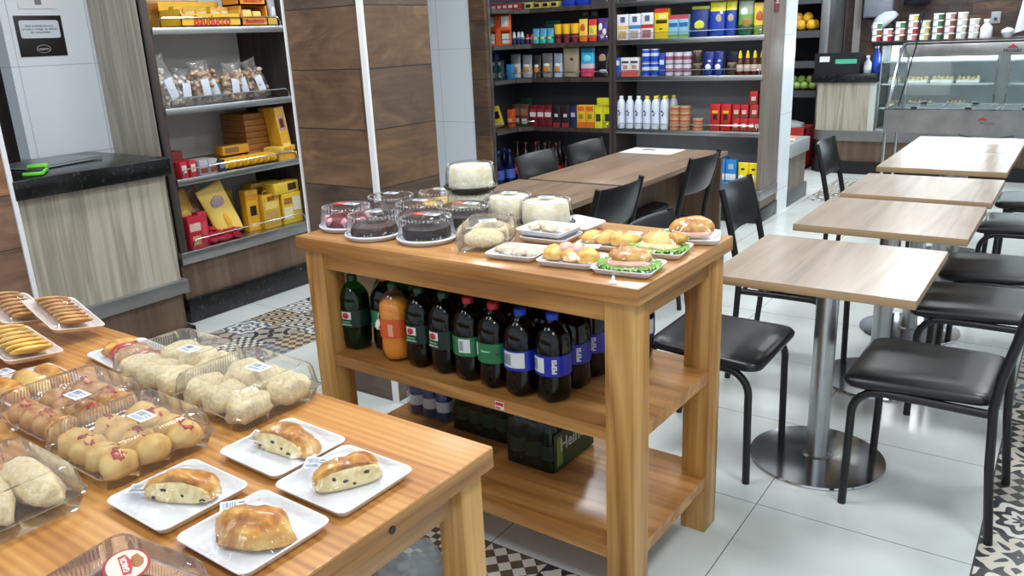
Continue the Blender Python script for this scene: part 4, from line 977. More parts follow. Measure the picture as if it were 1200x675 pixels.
def text_arc(t, s, size, a, z, m, vertical=False, bold=.0005):
    r = .0534
    if vertical: return lettering(s, size, m, t, (r*math.cos(a), r*math.sin(a), z), (PI/2, -PI/2, a+PI/2), bold=bold, ex=.0006)
    return lettering(s, size, m, t, (r*math.cos(a), r*math.sin(a), z), (PI/2, 0, a+PI/2), bold=bold, ex=.0006)
WM = mat((232, 234, 238), .5)
def guarana(t):
    arc_patch(t, FR-.42, FR+.28, .112, .138, mat((226, 226, 222), .5))
    g = G(); a = FR-.07; c = (.0538*math.cos(a), .0538*math.sin(a), .125)
    g.blob(c, (.011, .004, .010), 1, .05); g.build('logo', mat((200, 30, 44), .4), t)
    text_arc(t, 'Guaraná', .010, FR-.05, .104, mat((90, 190, 110), .5)); text_arc(t, 'ANTARCTICA', .006, FR-.05, .094, mat((180, 200, 180), .5))
def bars(t, a0, a1, z0, z1):
    arc_patch(t, a0, a1, z0, z1, mat((222, 228, 226), .5)); g = G(); k = a0+.05
    while k < a0+(a1-a0)*.4: g.add([(.0533*math.cos(k), .0533*math.sin(k), z0+.006), (.0533*math.cos(k+.02), .0533*math.sin(k+.02), z0+.006), (.0533*math.cos(k+.02), .0533*math.sin(k+.02), z1-.006), (.0533*math.cos(k), .0533*math.sin(k), z1-.006)], [(0, 1, 2, 3)]); k += .045
    g.build('barcode', INK, t)
def greenback(t): bars(t, FR-.15, FR+.55, .095, .138)
def greenside(t):
    arc_patch(t, FR-.95, FR-.55, .10, .138, mat((226, 226, 222), .5)); text_arc(t, 'Guaraná', .009, FR+.1, .12, mat((150, 220, 160), .5)); text_arc(t, 'IIII', .012, FR+.75, .112, mat((90, 60, 60), .5))
def pepsi(t):
    bars(t, FR-.75, FR+.05, .092, .136); text_arc(t, 'PEPSI', .019, FR+.62, .113, WM, True, .0007)
def pepsi2(t):
    bars(t, FR-.55, FR+.75, .092, .138)
def pepsi3(t): text_arc(t, 'PEPSI', .019, FR+.35, .113, WM, True, .0007); bars(t, FR-1.1, FR-.4, .092, .136)
def fanta(t):
    g = G(); a = FR-.75; g.blob((.053*math.cos(a), .053*math.sin(a), .118), (.012, .012, .018), 4, .2); g.build('logo', mat((240, 238, 230), .4), t)
    arc_patch(t, FR+.25, FR+.55, .09, .13, mat((236, 170, 140), .5)); text_arc(t, 'Fanta', .012, FR-.6, .116, mat((24, 40, 110), .5), bold=.0006)
SZ = .558
def spos(u, v):   # shelf-local (along, deep) to world
    c, s = math.cos(TH), math.sin(TH); return (TX+c*u-s*v, TY+s*u+c*v, SZ)
XS = [-1.115, -.0, -.915, -.815, -.715, -.615, -.515, -.415, -.315]
g0 = pet(GRSH, GREENLIQ, GUAL, CAPG, None, 'dark green guarana soda bottle beside the left leg, front row', spos(-1.118, .118), .25, decor=guarana)
p_or = pet(CLSH, ORLIQ, ORL, CAPG, None, 'orange soda bottle with green cap, only orange one on the shelf', spos(-.925, .112), 0, .20, fanta)
g1 = pet(BLKSH, DARKLIQ, GUAL, CAPG, None, 'guarana bottle with green cap directly right of the orange soda', spos(-.818, .116), .1, .2, guarana)
g2 = dup(g1, spos(-.718, .116), -.05, 'guarana bottle with green cap, second to the right of orange soda')
r1 = pet(BLKSH, DARKLIQ, GRL, CAPR, None, 'red capped bottle, barcode on green label, left of the two in front row', spos(-.618, .112), .1, .2, greenback)
r2b = pet(BLKSH, DARKLIQ, GRL, CAPR, None, 'red capped bottle with bright green label, next to the blue labelled bottles', spos(-.520, .106), 0, .2, greenside)
b1 = pet(BLKSH, DARKLIQ, PEPL, CAPB, None, 'blue labelled cola bottle with big white panel, left of front pair', spos(-.420, .100), 0, .2, pepsi2)
b2 = pet(BLKSH, DARKLIQ, PEPL, CAPB, None, 'blue labelled cola bottle at the right end of the front row', spos(-.320, .112), 0, .2, pepsi)
b3 = pet(BLKSH, DARKLIQ, PEPL, CAPB, None, 'blue labelled cola bottle directly behind the right end front bottle', spos(-.318, .214), .5, .2, pepsi3)
dup(b3, spos(-.316, .314), .3, 'blue labelled cola bottle third in the rightmost receding line')
dup(b1, spos(-.314, .412), .9, 'blue labelled cola bottle fourth in the rightmost receding line')
dup(b1, spos(-.255, .495), .8, 'blue labelled cola bottle at the far back right of shelf')
rr0 = dup(r1, spos(-1.015, .165), .3, 'red capped green label bottle between green bottle and orange soda')
gg1 = pet(GRSH, clear_plastic('lime_soda', tint=(150, 190, 140), haze=.03), GUAL, CAPG, None, 'light green see-through bottle behind the leftmost green bottle', spos(-1.085, .245), 0, .1)
dup(g0, spos(-1.125, .34), .2, 'green bottle in third row behind the leftmost bottle')
gr = pet(GRSH, GREENLIQ, GUAL, CAPR, None, 'green bottle with red cap behind the red capped left bottle', spos(-1.0, .29), .3, .18, guarana)
rowname = {1: 'second row', 2: 'third row', 3: 'fourth row', 4: 'back row'}
src = {'g': g1, 'r': r1, 'b': b1}
grid = {1: [(-.87, 'g'), (-.765, 'g'), (-.665, 'g'), (-.565, 'r'), (-.468, 'r'), (-.415, None)], }
capword = {'g': 'green capped dark', 'r': 'red capped', 'b': 'blue capped'}
rows = [(.215, [(-.900, 'b'), (-.800, 'g'), (-.700, 'g'), (-.600, 'r'), (-.510, 'r'), (-.414, 'b')]),
        (.315, [(-.95, 'g'), (-.85, 'b'), (-.75, 'g'), (-.65, 'g'), (-.55, 'r'), (-.43, 'b')]),
        (.412, [(-1.05, 'g'), (-.95, 'g'), (-.85, 'g'), (-.75, 'b'), (-.65, 'g'), (-.55, 'g'), (-.43, 'b')]),
        (.510, [(-1.1, 'g'), (-1.0, 'r'), (-.9, 'g'), (-.8, 'g'), (-.7, 'g'), (-.6, 'b'), (-.5, 'b'), (-.39, 'b')])]
for ri, (v, lst) in enumerate(rows):
    for ci, (u, k) in enumerate(lst):
        dup(src[k], spos(u, v), random.uniform(-.6, .6), '%s soda bottle in %s of the middle shelf, %s' % (capword[k], rowname[ri+1], od(ci, len(lst))), 'soda bottles in the rear rows')
# ================================================================== BEER PACKS on the low shelf
SHR = clear_plastic('shrink_wrap', tint=(140, 165, 148), haze=.06, ior=1.45, rough=.12, bump=.7, white=(70, 84, 76))
BG = mat((18, 58, 30), .15, name='green_glass')
def beer_pack(label, u, v, nx, ny, word, rz=0, lab=mat((150, 156, 150), .4)):
    c, s = math.cos(TH), math.sin(TH); t = thing('beer_pack', label, 'drinks pack', (TX+c*u-s*v, TY+s*u+c*v, .201), rz+TH)
    for i in range(nx):
        for j in range(ny):
            b_ = G().lathe([(.026, 0), (.029, .005), (.030, .10), (.024, .13), (.013, .155), (.012, .20), (.0135, .201), (.0135, .21)], n=16).build('beer_bottle', BG, t, ((i-(nx-1)/2)*.061, (j-(ny-1)/2)*.061, .004))
            if j == 0 or i == nx-1:
                G().lathe([(.0305, .035), (.0305, .085)], n=16, cap0=False, cap1=False).build('label', lab, b_)
    W_, D_ = nx*.061/2+.004, ny*.061/2+.004
    def ring(z, s_, rr_): return [(a*s_, b2_*s_, z) for a, b2_ in rrect(2*W_, 2*D_, rr_, 4)]
    G().rings([ring(.001, 1, .02), ring(.09, 1.0, .02), ring(.14, .97, .03), ring(.20, .84, .03), ring(.216, .7, .03)]).build('shrink_wrap', SHR, t, angle=60)
    G().prism([(-D_*.95, .004), (D_*.95, .004), (D_*.95, .135), (-D_*.95, .135)], 'x', W_-.001, W_+.002).build('side_panel', mat((22, 66, 40), .35), t)
    if word:
        lettering(word, .062, mat((190, 200, 196), .4), t, (W_+.0035, .03, .085), (PI/2, 0, PI/2), bold=.001)
        G().prism([(-D_*.85, .02), (-D_*.60, .02), (-D_*.60, .12), (-D_*.85, .12)], 'x', W_+.002, W_+.003).build('side_strip', mat((120, 140, 60), .5), t)
    return t
beer_pack('shrink-wrapped green beer bottle pack with big white lettering on its side', -.525, .385, 3, 4, 'Heineken')
beer_pack('shrink-wrapped dark beer pack in the shade, left of lettered pack', -.80, .44, 4, 3, None)
cpk = thing('can_pack', 'blue labelled can pack at the left end of the low shelf', 'drinks pack', (-1.86, 2.10, .201), TH)
for i in range(3):
    for j in range(2):
        o = G().lathe([(.026, 0), (.032, .008), (.032, .112), (.026, .12)], n=16).build('can', mat((40, 60, 110), .3, .4), cpk, ((i-1)*.066, (j-.5)*.066, 0))
        G().lathe([(.0325, .04), (.0325, .08)], n=16, cap0=False, cap1=False).build('label', mat((200, 206, 214), .4), o)
G().box(-.1, -.068, 0, .1, .068, .124, bev=.015).build('shrink_wrap', CLEAR, cpk)
# ================================================================== CAKES on the pine table
CZ = .9555
def cake(label, u, v, kind, base='white', sticker=None, h=.078, dz=0, r=.094, rz=0):
    c, s = math.cos(TH), math.sin(TH); t = thing('cake_box', label, 'cake', (TX+c*u-s*v, TY+s*u+c*v, CZ+dz), rz)
    bm_ = {'white': mat((226, 230, 238), .3, name='white_plate'), 'black': mat((20, 20, 22), .25, name='black_plate'), 'clear': CLEARR}[base]
    G().lathe([(r*.86, 0), (r*.90, .002), (r*.95, .010), (r, .012), (r, .015), (r*.93, .017), (r*.92, .010)], n=48).build('base_plate', bm_, t)
    n = 72; fl_ = lambda a, i: 1+(.012*math.cos(36*a) if i in (1, 2) else 0)
    top = [(r*.965, .016), (r*.93, .018), (r*.87, h*.80), (r*.84, h*.90), (r*.78, h*.93), (r*.70, h*.98), (r*.50, h), (r*.30, h*.99)]
    G().lathe(top, n=144, mod=fl_, cap0=False).build('dome_lid', DOME, t, angle=60)
    # beaded rim of the lid
    g = G()
    for k in range(40):
        a = 2*PI*k/40; g.blob((r*.82*math.cos(a), r*.82*math.sin(a), h*.915), (.0035, .0035, .0035), 1, 0, sub=1)
    g.build('beaded_rim', clear_plastic('bead', haze=.22, ior=1.6) if 'bead' not in bpy.data.materials else bpy.data.materials['bead'], t)
    bh = h-.022
    if kind == 'white': G().lathe([(r*.80, .012), (r*.82, .02), (r*.79, h*.70), (r*.72, h*.88), (r*.4, h*.93), (.001, h*.92)], n=40, mod=lambda a, i: 1+.035*noise.noise(Vector((math.cos(a)*3, math.sin(a)*3, i*2+u*9)))).build('cake', WCREAM, t)
    elif kind == 'ring': G().lathe([(r*.28, .013), (r*.78, .012), (r*.80, .02), (r*.74, bh*.70), (r*.52, bh*.9), (r*.34, bh*.7), (r*.26, .02)], n=40, cap1=False, cap0=False, mod=lambda a, i: 1+.03*math.cos(12*a)).build('cake', CHOC, t)
    elif kind == 'dark': G().lathe([(r*.76, .012), (r*.78, .02), (r*.77, bh*.78), (r*.70, bh*.86), (.001, bh*.88)], n=40, mod=lambda a, i: 1+.02*math.cos(30*a)).build('cake', DCHOC, t)
    elif kind == 'yellow': G().lathe([(r*.74, .012), (r*.76, .02), (r*.72, bh*.62), (r*.6, bh*.75), (.001, bh*.74)], n=40).build('cake', COOKY, t)
    elif kind == 'velvet':
        o = G().lathe([(r*.74, .012), (r*.76, .02), (r*.72, bh*.60), (r*.6, bh*.74), (.001, bh*.72)], n=40).build('cake', VELV, t)
        g = G()
        for k in range(7): a = .9*k; g.blob((r*.70*math.cos(a), r*.70*math.sin(a), .032), (.014, .014, .012), k, .3, sub=2)
        g.build('cream', mat((226, 170, 176), .5), o)
    if sticker in ('both', 'red'):
        so = G().prism([(.026*math.cos(2*PI*k/24)-.022, .019*math.sin(2*PI*k/24)) for k in range(24)], 'z', h+.0002, h+.0009).build('round_sticker', mat((196, 60, 50), .4), t)
        G().prism([(.012*math.cos(2*PI*k/16)-.022, .006*math.sin(2*PI*k/16)) for k in range(16)], 'z', h+.0009, h+.0012).build('sticker_centre', mat((230, 170, 140), .4), so)
    if sticker in ('both', 'white'): price_label(t, .022 if sticker == 'both' else 0, .004, h+.0012, .048, .030, rz=.12)
    return t
cake('red cake with pink cream in a clear dome, leftmost at the front', -1.160, .165, 'velvet', 'white', 'both', .080)
cake('brown chocolate ring cake under clear dome, second in the front row', -.985, .115, 'ring', 'white', 'white', .078)
cake('dark chocolate cake with red and white stickers, third in front row', -.795, .150, 'dark', 'white', 'both', .080)
cake('chocolate cake with white label behind the brown ring cake', -.965, .310, 'ring', 'white', 'white', .080)
cake('cake with white label in the left back row, behind red cake', -1.150, .365, 'ring', 'clear', 'white', .080)
cake('yellow cake under clear dome in the back row behind chocolate cake', -1.04, .500, 'yellow', 'clear', 'white', .080, r=.088)
cake('dark cake with stickers just left of the round white cakes', -.80, .345, 'dark', 'clear', 'both', .078)
lo = cake('white iced cake in clear dome, bottom one of the stack of two', -.90, .505, 'white', 'clear', None, .088)
cake('white iced cake on black plate, stacked on top of another cake', -.90, .505, 'white', 'black', None, .094, dz=.0895)
cake('white iced cake with label, between cake stack and rightmost white cake', -.74, .505, 'white', 'clear', 'white', .088, r=.089)
cake('white iced cake on black base, rightmost of the round cakes', -.57, .470, 'white', 'black', 'white', .092)
c, s = math.cos(TH), math.sin(TH)
def tp(u, v): return TX+c*u-s*v, TY+s*u+c*v
x, y = tp(-.60, .20)
clamshell('pastry_box', 'rectangular clear box with two cream rolls right of dark cake', 'box', x, y, CZ, .42, .155, .23, .07, rolls(1, 2, .12, .20, (.058, .052, .030), CREAM, 14, .05, .02, 'cream_roll'), (.0, .01, .3))
# ================================================================== SNACK TRAYS AND SANDWICHES on the pine table
def cluster(t, n, m, r, W, D, seed, name, zz=.012, m2=None):
    rr = random.Random(seed)
    for i in range(n):
        x = -W/2+W*(i+.5)/n+rr.uniform(-.006, .006); y = rr.uniform(-D/2, D/2)
        G().blob((0, 0, 0), r, seed+i, .12, 1.8, 3, flat=-r[2]*.5, fine=.02).build(name, m2 if m2 and i % 2 else m, t, (x, y, zz+r[2]*.45), (0, 0, rr.uniform(-.5, .5)))
def lettuce(parent, rx, ry, z, seed, a0=0, a1=2*PI, layers=2):
    g = G(); rr = random.Random(seed)
    for L_ in range(layers):
        n = 90; vs = []
        for k in range(n+1):
            a = a0+(a1-a0)*k/n; wv = math.sin(a*19+L_*2)*.5+noise.noise(Vector((a*6, L_*3, seed)))
            for q in range(4):
                f = q/3; rad = .62+.46*f; vs.append((rx*rad*math.cos(a)+.003*wv*f, ry*rad*math.sin(a), z+L_*.007+.006*wv*f+.004*math.sin(a*41+q)*f))
        g.add(vs, [(k*4+q, k*4+q+1, (k+1)*4+q+1, (k+1)*4+q) for k in range(n) for q in range(3)])
    g.build('lettuce', LETT, parent, angle=80)
def sandwich_tray(label, u, v, rz, seed, fill, w_=.165, d_=.14, lettuce_arc=(0, 2*PI), bun=BREAD, bunr=(.056, .036, .026)):
    x, y = tp(u, v); t = foam_tray(label, x, y, CZ, rz, w_, d_)
    lettuce(t, w_*.47, d_*.46, .013, seed, *lettuce_arc)
    G().blob((0, 0, 0), (.060, .042, .010), seed, .1, flat=-.008).build('filling', fill, t, (0, -.004, .022))
    G().blob((0, 0, 0), bunr, seed+2, .08, 1.4, flat=-.006).build('bun', bun, t, (.0, .012, .034), (.25, 0, .15))
    film(t, w_, d_, .016, .052, seed=seed); return t
GOLD = noise_mat('golden_roll', [(.25, (184, 110, 36)), (.45, (226, 164, 66)), (.65, (240, 200, 110)), (.8, (248, 224, 160))], 24, .35, .2, coat=.2)
BISC = noise_mat('pale_biscuit', [(.3, (196, 164, 130)), (.5, (222, 200, 170)), (.75, (238, 226, 206))], 50, .6, .3)
def ctray(label, u, v, rz, dz=0, w_=.155, d_=.135, rot=None):
    x, y = tp(u, v); return foam_tray(label, x, y, CZ+dz, rz, w_, d_, rot=rot)
t = ctray('wrapped tray of pale powdered biscuits at the front, right of cream rolls', -.435, .128, .12)
cluster(t, 6, BISC, (.019, .024, .010), .12, .05, 60, 'biscuit'); film(t, .155, .135, .016, .012, seed=3)
t = ctray('white tray under the stacked tray of pale biscuits', -.455, .325, .05); film(t, .155, .135, .016, .004, seed=5)
t = ctray('wrapped tray of pale biscuits stacked on another white tray', -.470, .335, .0, .0182, .165, .14)
cluster(t, 6, BISC, (.019, .024, .010), .12, .04, 70, 'biscuit'); film(t, .165, .14, .016, .012, seed=7)
t = ctray('wrapped tray of yellow cheese rolls at front, left of lettuce sandwich', -.262, .130, .12, 0, .165, .13)
cluster(t, 3, GOLD, (.032, .036, .024), .14, .01, 80, 'cheese_roll'); cluster(t, 2, HAM, (.022, .02, .018), .07, .01, 83, 'ham_roll', .03); price_label(t, .05, .02, .045, rz=.1, tilt=.1); film(t, .165, .13, .016, .034, seed=8)
t = ctray('wrapped tray of golden rolls behind the yellow cheese rolls', -.255, .335, .05, 0, .175, .14)
cluster(t, 4, GOLD, (.028, .038, .022), .15, .01, 90, 'cheese_roll'); price_label(t, .055, .03, .035, rz=.1, tilt=.1); film(t, .175, .14, .016, .032, seed=9)
t = ctray('empty looking white tray leaning behind the stacked biscuit trays', -.46, .50, -.2, .001, .15, .1, rot=(.12, .0, -.3))
t = sandwich_tray('lettuce and ham bun sandwich on tray nearest the right front corner', -.095, .135, .1, 101, HAM, .165, .14)
t = sandwich_tray('pale bread lettuce sandwich on tray behind the corner bun sandwich', -.105, .325, .12, 111, CRUMB, .165, .14, bun=BREADP, bunr=(.048, .034, .020))
G().blob((0, 0, 0), (.030, .022, .018), 6, .1).build('bread_piece', BREAD, t, (.045, .02, .040))
t = sandwich_tray('large golden bun sandwich on tray at right back corner of table', -.085, .495, .35, 121, HAM, .165, .14, (PI*.9, PI*1.5), bunr=(.066, .042, .034))
# ================================================================== SHELF PRODUCTS
def pm(c, r=.4): return mat(c, r, mot=.42, sc=48)
def pbox(name, w_, d_, h, base, patches=(), flap=False, text=None):
    """printed carton, front towards -Y; patches = (x0, x1, z0, z1, colour) as fractions"""
    cols = [base]; g = G().box(-w_/2, -d_/2, 0, w_/2, d_/2, h, 0, min(w_, d_)*.04)
    for (a, b_, c_, e, col) in patches:
        if col not in cols: cols.append(col)
        g.box(-w_/2+a*w_, -d_/2-.0012, c_*h, -w_/2+b_*w_, -d_/2+.0005, e*h, cols.index(col))
    if flap:
        g.prism([(-d_/2, h), (d_/2, h), (0, h+d_*.35)], 'x', -w_/2, w_/2, 0)
    return g.build(name, [pm(q) for q in cols])
def ppouch(name, w_, d_, h, bands, blobs=(), rough=.3):
    """soft bag: full at the foot, flat seam at the top; bands = (top fraction, colour)"""
    cols = []; g = G(); n = 24; rs = []; zs = [0, .03, .15, .3, .45, .6, .72, .82, .9, .96, 1]
    for i, f in enumerate(zs):
        th = d_/2*(1-.93*f**1.6)*(.8 if f == 0 else 1); ww = w_/2*(.94 if f < .05 else 1-.03*math.sin(f*PI))
        rs.append([(ww*math.copysign(abs(math.cos(a))**.6, math.cos(a)), th*math.sin(a)*(1+.12*noise.noise(Vector((math.cos(a)*2, f*5, w_*90)))), f*h) for a in [2*PI*k/n for k in range(n)]])
    for i in range(len(rs)-1):
        fm = (zs[i]+zs[i+1])/2; c_ = [b_[1] for b_ in bands if fm <= b_[0]][0]
        if c_ not in cols: cols.append(c_)
        g.rings([rs[i], rs[i+1]], cols.index(c_), i == 0, i == len(rs)-2)
    for (x, z, rx, rz_, c_) in blobs:
        if c_ not in cols: cols.append(c_)
        th = d_/2*(1-.93*z**1.6); g.blob((x*w_, -th*.98, z*h), (rx*w_, .004, rz_*h), 2, 0, sub=2, mi=cols.index(c_))
    return g.build(name, [mat(q, rough) for q in cols])
def pbottle(name, prof, cols, n=20, rough=.25, extra=None):
    g = G().lathe(prof, n=n); return g.build(name, [mat(q, rough) for q in cols], angle=50)
def put(o, label, cat, x, y, z, rz=0, group=None): return tag(o, label, cat, group, (x, y, z), rz)
def series(o, cat, pts, fmt, group, rz=0, jitter=.02):
    """pts in picture order, fmt has {} for the place word"""
    n = len(pts)
    for i, p in enumerate(pts):
        lab = fmt.format(od(i, n)); a = rz+random.uniform(-jitter, jitter)
        if i == 0: put(o, lab, cat, *p, a, group)
        else: dup(o, p, a, lab, group)
W_, K_ = (232, 236, 242), (28, 28, 32)
RED, BLU, YEL, ORA, GRE = (196, 34, 38), (26, 62, 168), (236, 206, 40), (226, 110, 36), (34, 104, 66)
ZA, ZB, ZC, ZD = 1.477, 1.177, .737, .272      # right unit shelf tops
YF = 6.475
# --- right unit, top visible shelf
series(pbox('cereal_box', .106, .05, .205, W_, [(.0, 1, .42, .56, (236, 206, 110)), (.3, .7, .68, .9, (96, 108, 130)), (.1, .8, .05, .35, (214, 176, 110))]), 'box', [(-3.318, YF, ZA)], 'white carton with yellow band, leftmost on the highest full grocery shelf', None)
series(pbox('cereal_box', .106, .05, .205, W_, [(.0, 1, .42, .56, (70, 140, 210)), (.3, .7, .68, .9, (96, 108, 130)), (.1, .8, .05, .35, (190, 170, 160))]), 'box', [(-3.206, YF, ZA)], 'white carton with blue band, between the yellow and red banded ones', None)
series(pbox('cereal_box', .11, .05, .208, W_, [(.0, 1, .42, .56, (206, 50, 60)), (.3, .7, .68, .9, (96, 108, 130)), (.1, .8, .05, .35, (180, 110, 110))]), 'box', [(-3.092, YF, ZA)], 'white carton with red band, beside the yellow starch box', None)
yb = put(pbox('starch_box', .122, .05, .235, (244, 214, 20), [(0, 1, .86, 1, (214, 60, 40)), (.1, .9, .50, .62, (60, 50, 20)), (.3, .8, .66, .80, (250, 240, 160)), (.35, .6, .3, .34, (60, 50, 20))]), 'yellow box with red top and dark word, on the highest full shelf', 'box', -2.965, YF, ZA)
series(pbox('small_carton', .083, .05, .178, (150, 206, 226), [(0, 1, .82, 1, (214, 70, 90)), (.05, .95, .48, .66, (40, 110, 190)), (0, 1, 0, .14, (120, 180, 90))], text=None), 'carton', [(-2.860, YF, ZA), (-2.772, YF, ZA)], 'blue carton with pink top right of the yellow box, {}', 'blue cartons with pink top')
o = ppouch('pet_food_bag', .15, .07, .235, [(.86, (22, 48, 120)), (1, (190, 200, 60))], [(0, .38, .3, .16, (220, 220, 70))])
put(o, 'dark blue bag with yellow patch, left of the tall pet food bags', 'bag', -2.640, YF+.01, ZA)
series(ppouch('pet_food_bag', .13, .07, .262, [(.74, (30, 68, 168)), (1, (226, 220, 50))], [(.1, .5, .2, .14, (190, 170, 150)), (.25, .68, .1, .07, W_)]), 'bag', [(-2.492, YF, ZA)], 'wide blue pet food bag with yellow top band, beside a narrower one', None)
series(ppouch('pet_food_bag', .085, .06, .266, [(.76, (30, 68, 168)), (1, (226, 220, 50))], [(.0, .5, .3, .12, (190, 170, 150))]), 'bag', [(-2.382, YF, ZA)], 'narrow blue pet food bag with yellow top band, left of green bag', None)
put(ppouch('snack_bag', .12, .07, .26, [(.3, (30, 90, 56)), (.62, (110, 160, 70)), (1, (150, 170, 140))], [(-.1, .66, .25, .12, W_), (.1, .36, .3, .14, (170, 130, 70))]), 'green and white patterned snack bag near right end of the top shelf', 'bag', -2.265, YF, ZA)
put(ppouch('snack_bag', .085, .06, .235, [(.25, (120, 150, 50)), (1, (232, 200, 60))], [(0, .55, .3, .2, (200, 90, 60))]), 'yellow snack bag at the right end of highest full grocery shelf', 'bag', -2.160, YF, ZA, .2)
# --- second shelf
put(pbox('carton', .052, .06, .155, (40, 90, 190), [(.2, .8, .6, .85, W_)]), 'slim blue carton at the left end of the second grocery shelf', 'carton', -3.365, YF, ZB)
series(pbox('carton', .082, .06, .155, (236, 232, 230), [(0, 1, 0, .34, (222, 100, 90)), (.1, .9, .7, .82, (70, 70, 90)), (.25, .75, .4, .6, (190, 150, 130))]), 'carton', [(-3.292, YF, ZB), (-3.208, YF, ZB)], 'white carton with coral base on the second grocery shelf, {}', 'white and coral cartons')
pts = [(-3.108, YF, ZB), (-3.028, YF, ZB), (-3.108, YF, ZB+.112), (-3.028, YF, ZB+.112)]
o = pbottle('milk_tin', [(.036, 0, 1), (.038, .004, 0), (.038, .05, 1), (.038, .075, 0), (.038, .100, 1), (.036, .106, 1)], [(34, 78, 190), (206, 214, 224)])
for i, p in enumerate(pts):
    lab = 'blue tin, %s of the two by two stack on the second shelf' % ['bottom left', 'bottom right', 'top left', 'top right'][i]
    put(o, lab, 'tin', *p, 0, 'blue tins') if i == 0 else dup(o, p, 0, lab, 'blue tins')
put(pbox('carton', .048, .05, .185, (44, 74, 180), [(.1, .9, .5, .7, W_)]), 'narrow dark blue carton right of the blue tins', 'carton', -2.957, YF, ZB)
o = pbottle('pink_tin', [(.035, 0, 1), (.037, .004, 0), (.037, .03, 2), (.037, .06, 0), (.037, .088, 1), (.035, .093, 1)], [(206, 196, 208), (150, 150, 160), (150, 90, 110)])
k = 0
for lv in range(2):
    for i, x in enumerate((-2.895, -2.815, -2.738)):
        lab = 'silver pink tin, %s in the %s row of six' % (['left', 'middle', 'right'][i], ['lower', 'upper'][lv]); p = (x, YF, ZB+lv*.096)
        put(o, lab, 'tin', *p, 0, 'silver pink tins') if k == 0 else dup(o, p, 0, lab, 'silver pink tins'); k += 1
o = pbottle('glass_jar', [(.038, 0, 0), (.042, .006, 0), (.042, .07, 0), (.036, .08, 1), (.038, .082, 1), (.038, .096, 1), (.034, .098, 1)], [(58, 44, 34), (150, 130, 100)])
put(o, 'brown glass jar, lower of the stacked pair on second shelf', 'jar', -2.652, YF, ZB); dup(o, (-2.652, YF, ZB+.099), 0, 'brown glass jar, upper of the stacked pair on second shelf')
series(ppouch('coffee_bag', .082, .06, .185, [(1, (24, 44, 130))], [(.0, .35, .3, .14, W_), (.1, .6, .18, .06, (200, 206, 220))]), 'bag', [(-2.556, YF, ZB), (-2.474, YF, ZB)], 'dark blue bag with white emblem on the second shelf, {}', 'dark blue coffee bags')
dup(o, (-2.365, YF, ZB), 0, 'lone brown jar left of the yellow topped sauce bottles')
put(pbox('dark_carton', .10, .05, .18, (26, 30, 56), [(.1, .9, .6, .8, (60, 66, 110))]), 'dark navy carton behind the lone brown jar', 'carton', -2.405, YF+.12, ZB)
o = pbottle('sauce_bottle', [(.026, 0, 0), (.028, .01, 0), (.028, .03, 2), (.028, .08, 0), (.024, .105, 0), (.014, .128, 1), (.016, .13, 1), (.013, .16, 1), (.006, .185, 1)], [(84, 40, 22), (236, 204, 50), (208, 190, 180)])
series(o, 'bottle', [(-2.300, YF, ZB), (-2.240, YF, ZB), (-2.182, YF, ZB), (-2.128, YF+.01, ZB)], 'brown sauce bottle with yellow nozzle on the second shelf, {}', 'brown sauce bottles')
# --- third shelf
mb = lambda cap: pbottle('milk_bottle', [(.034, 0, 0), (.037, .006, 0), (.037, .06, 0), (.036, .065, 0), (.037, .15, 0), (.037, .20, 0), (.030, .232, 0), (.017, .25, 1), (.018, .252, 1), (.018, .272, 1), (.015, .275, 1)], [(216, 226, 240), cap])
def logo_on(o, col=(40, 44, 56)):
    g = G()
    for a0, z, sc in ((-.25, .15, .010), (.1, .135, .008), (-.05, .118, .009)):
        a = FR+a0; g.blob((.0365*math.cos(a), .0365*math.sin(a), z), (sc, .003, sc*.8), 3, .2, sub=2)
    return g.build('logo', pm(col), o)
o = mb((226, 232, 240)); logo_on(o)
series(o, 'bottle', [(-3.345, YF, ZC), (-3.262, YF, ZC), (-3.180, YF, ZC)], 'white capped milk bottle on the third grocery shelf, {} of three', 'white capped milk bottles')
o = mb((236, 214, 60)); logo_on(o)
series(o, 'bottle', [(-3.100, YF, ZC), (-3.020, YF, ZC), (-2.938, YF, ZC)], 'yellow capped milk bottle in front row of the third shelf, {}', 'yellow capped milk bottles')
for i, x in enumerate((-3.05, -2.97, -2.90)): dup(o, (x, YF+.1, ZC), 0, 'yellow capped milk bottle in the second row behind, %s' % od(i, 3), 'yellow capped milk bottles, rear')
o = pbottle('tuna_tin', [(.044, 0, 1), (.046, .003, 0), (.046, .020, 2), (.046, .030, 0), (.046, .046, 1), (.044, .049, 1)], [(190, 140, 100), (150, 156, 120), (170, 60, 50)])
k = 0
for lv in range(4):
    for i, x in enumerate((-2.84, -2.752)):
        lab = 'flat tin, %s of the %s column next to the milk bottles' % (['bottom', 'second', 'third', 'top'][lv], ['left', 'right'][i]); p = (x, YF, ZC+lv*.0495)
        put(o, lab, 'tin', *p, 0, 'flat tins in stacks') if k == 0 else dup(o, p, 0, lab, 'flat tins in stacks'); k += 1
for lv in range(2): dup(o, (-2.635, YF, ZC+lv*.0495), 0, 'flat tin, %s of the lone short stack on the third shelf' % ['lower', 'upper'][lv], 'flat tins in stacks')
o = pbox('tomato_carton', .080, .06, .215, (206, 34, 34), [(.3, .7, .42, .62, (40, 40, 30)), (.2, .8, .66, .76, (236, 200, 60)), (.3, .7, .14, .36, (170, 60, 50))])
series(o, 'carton', [(-2.482, YF, ZC), (-2.392, YF, ZC)], 'tall red tomato carton on the third grocery shelf, {}', 'tall red cartons')
o = pbox('sauce_carton', .060, .05, .105, (200, 36, 40), [(.2, .8, .3, .6, (226, 200, 190)), (.1, .9, .05, .2, (90, 90, 60))]); k = 0
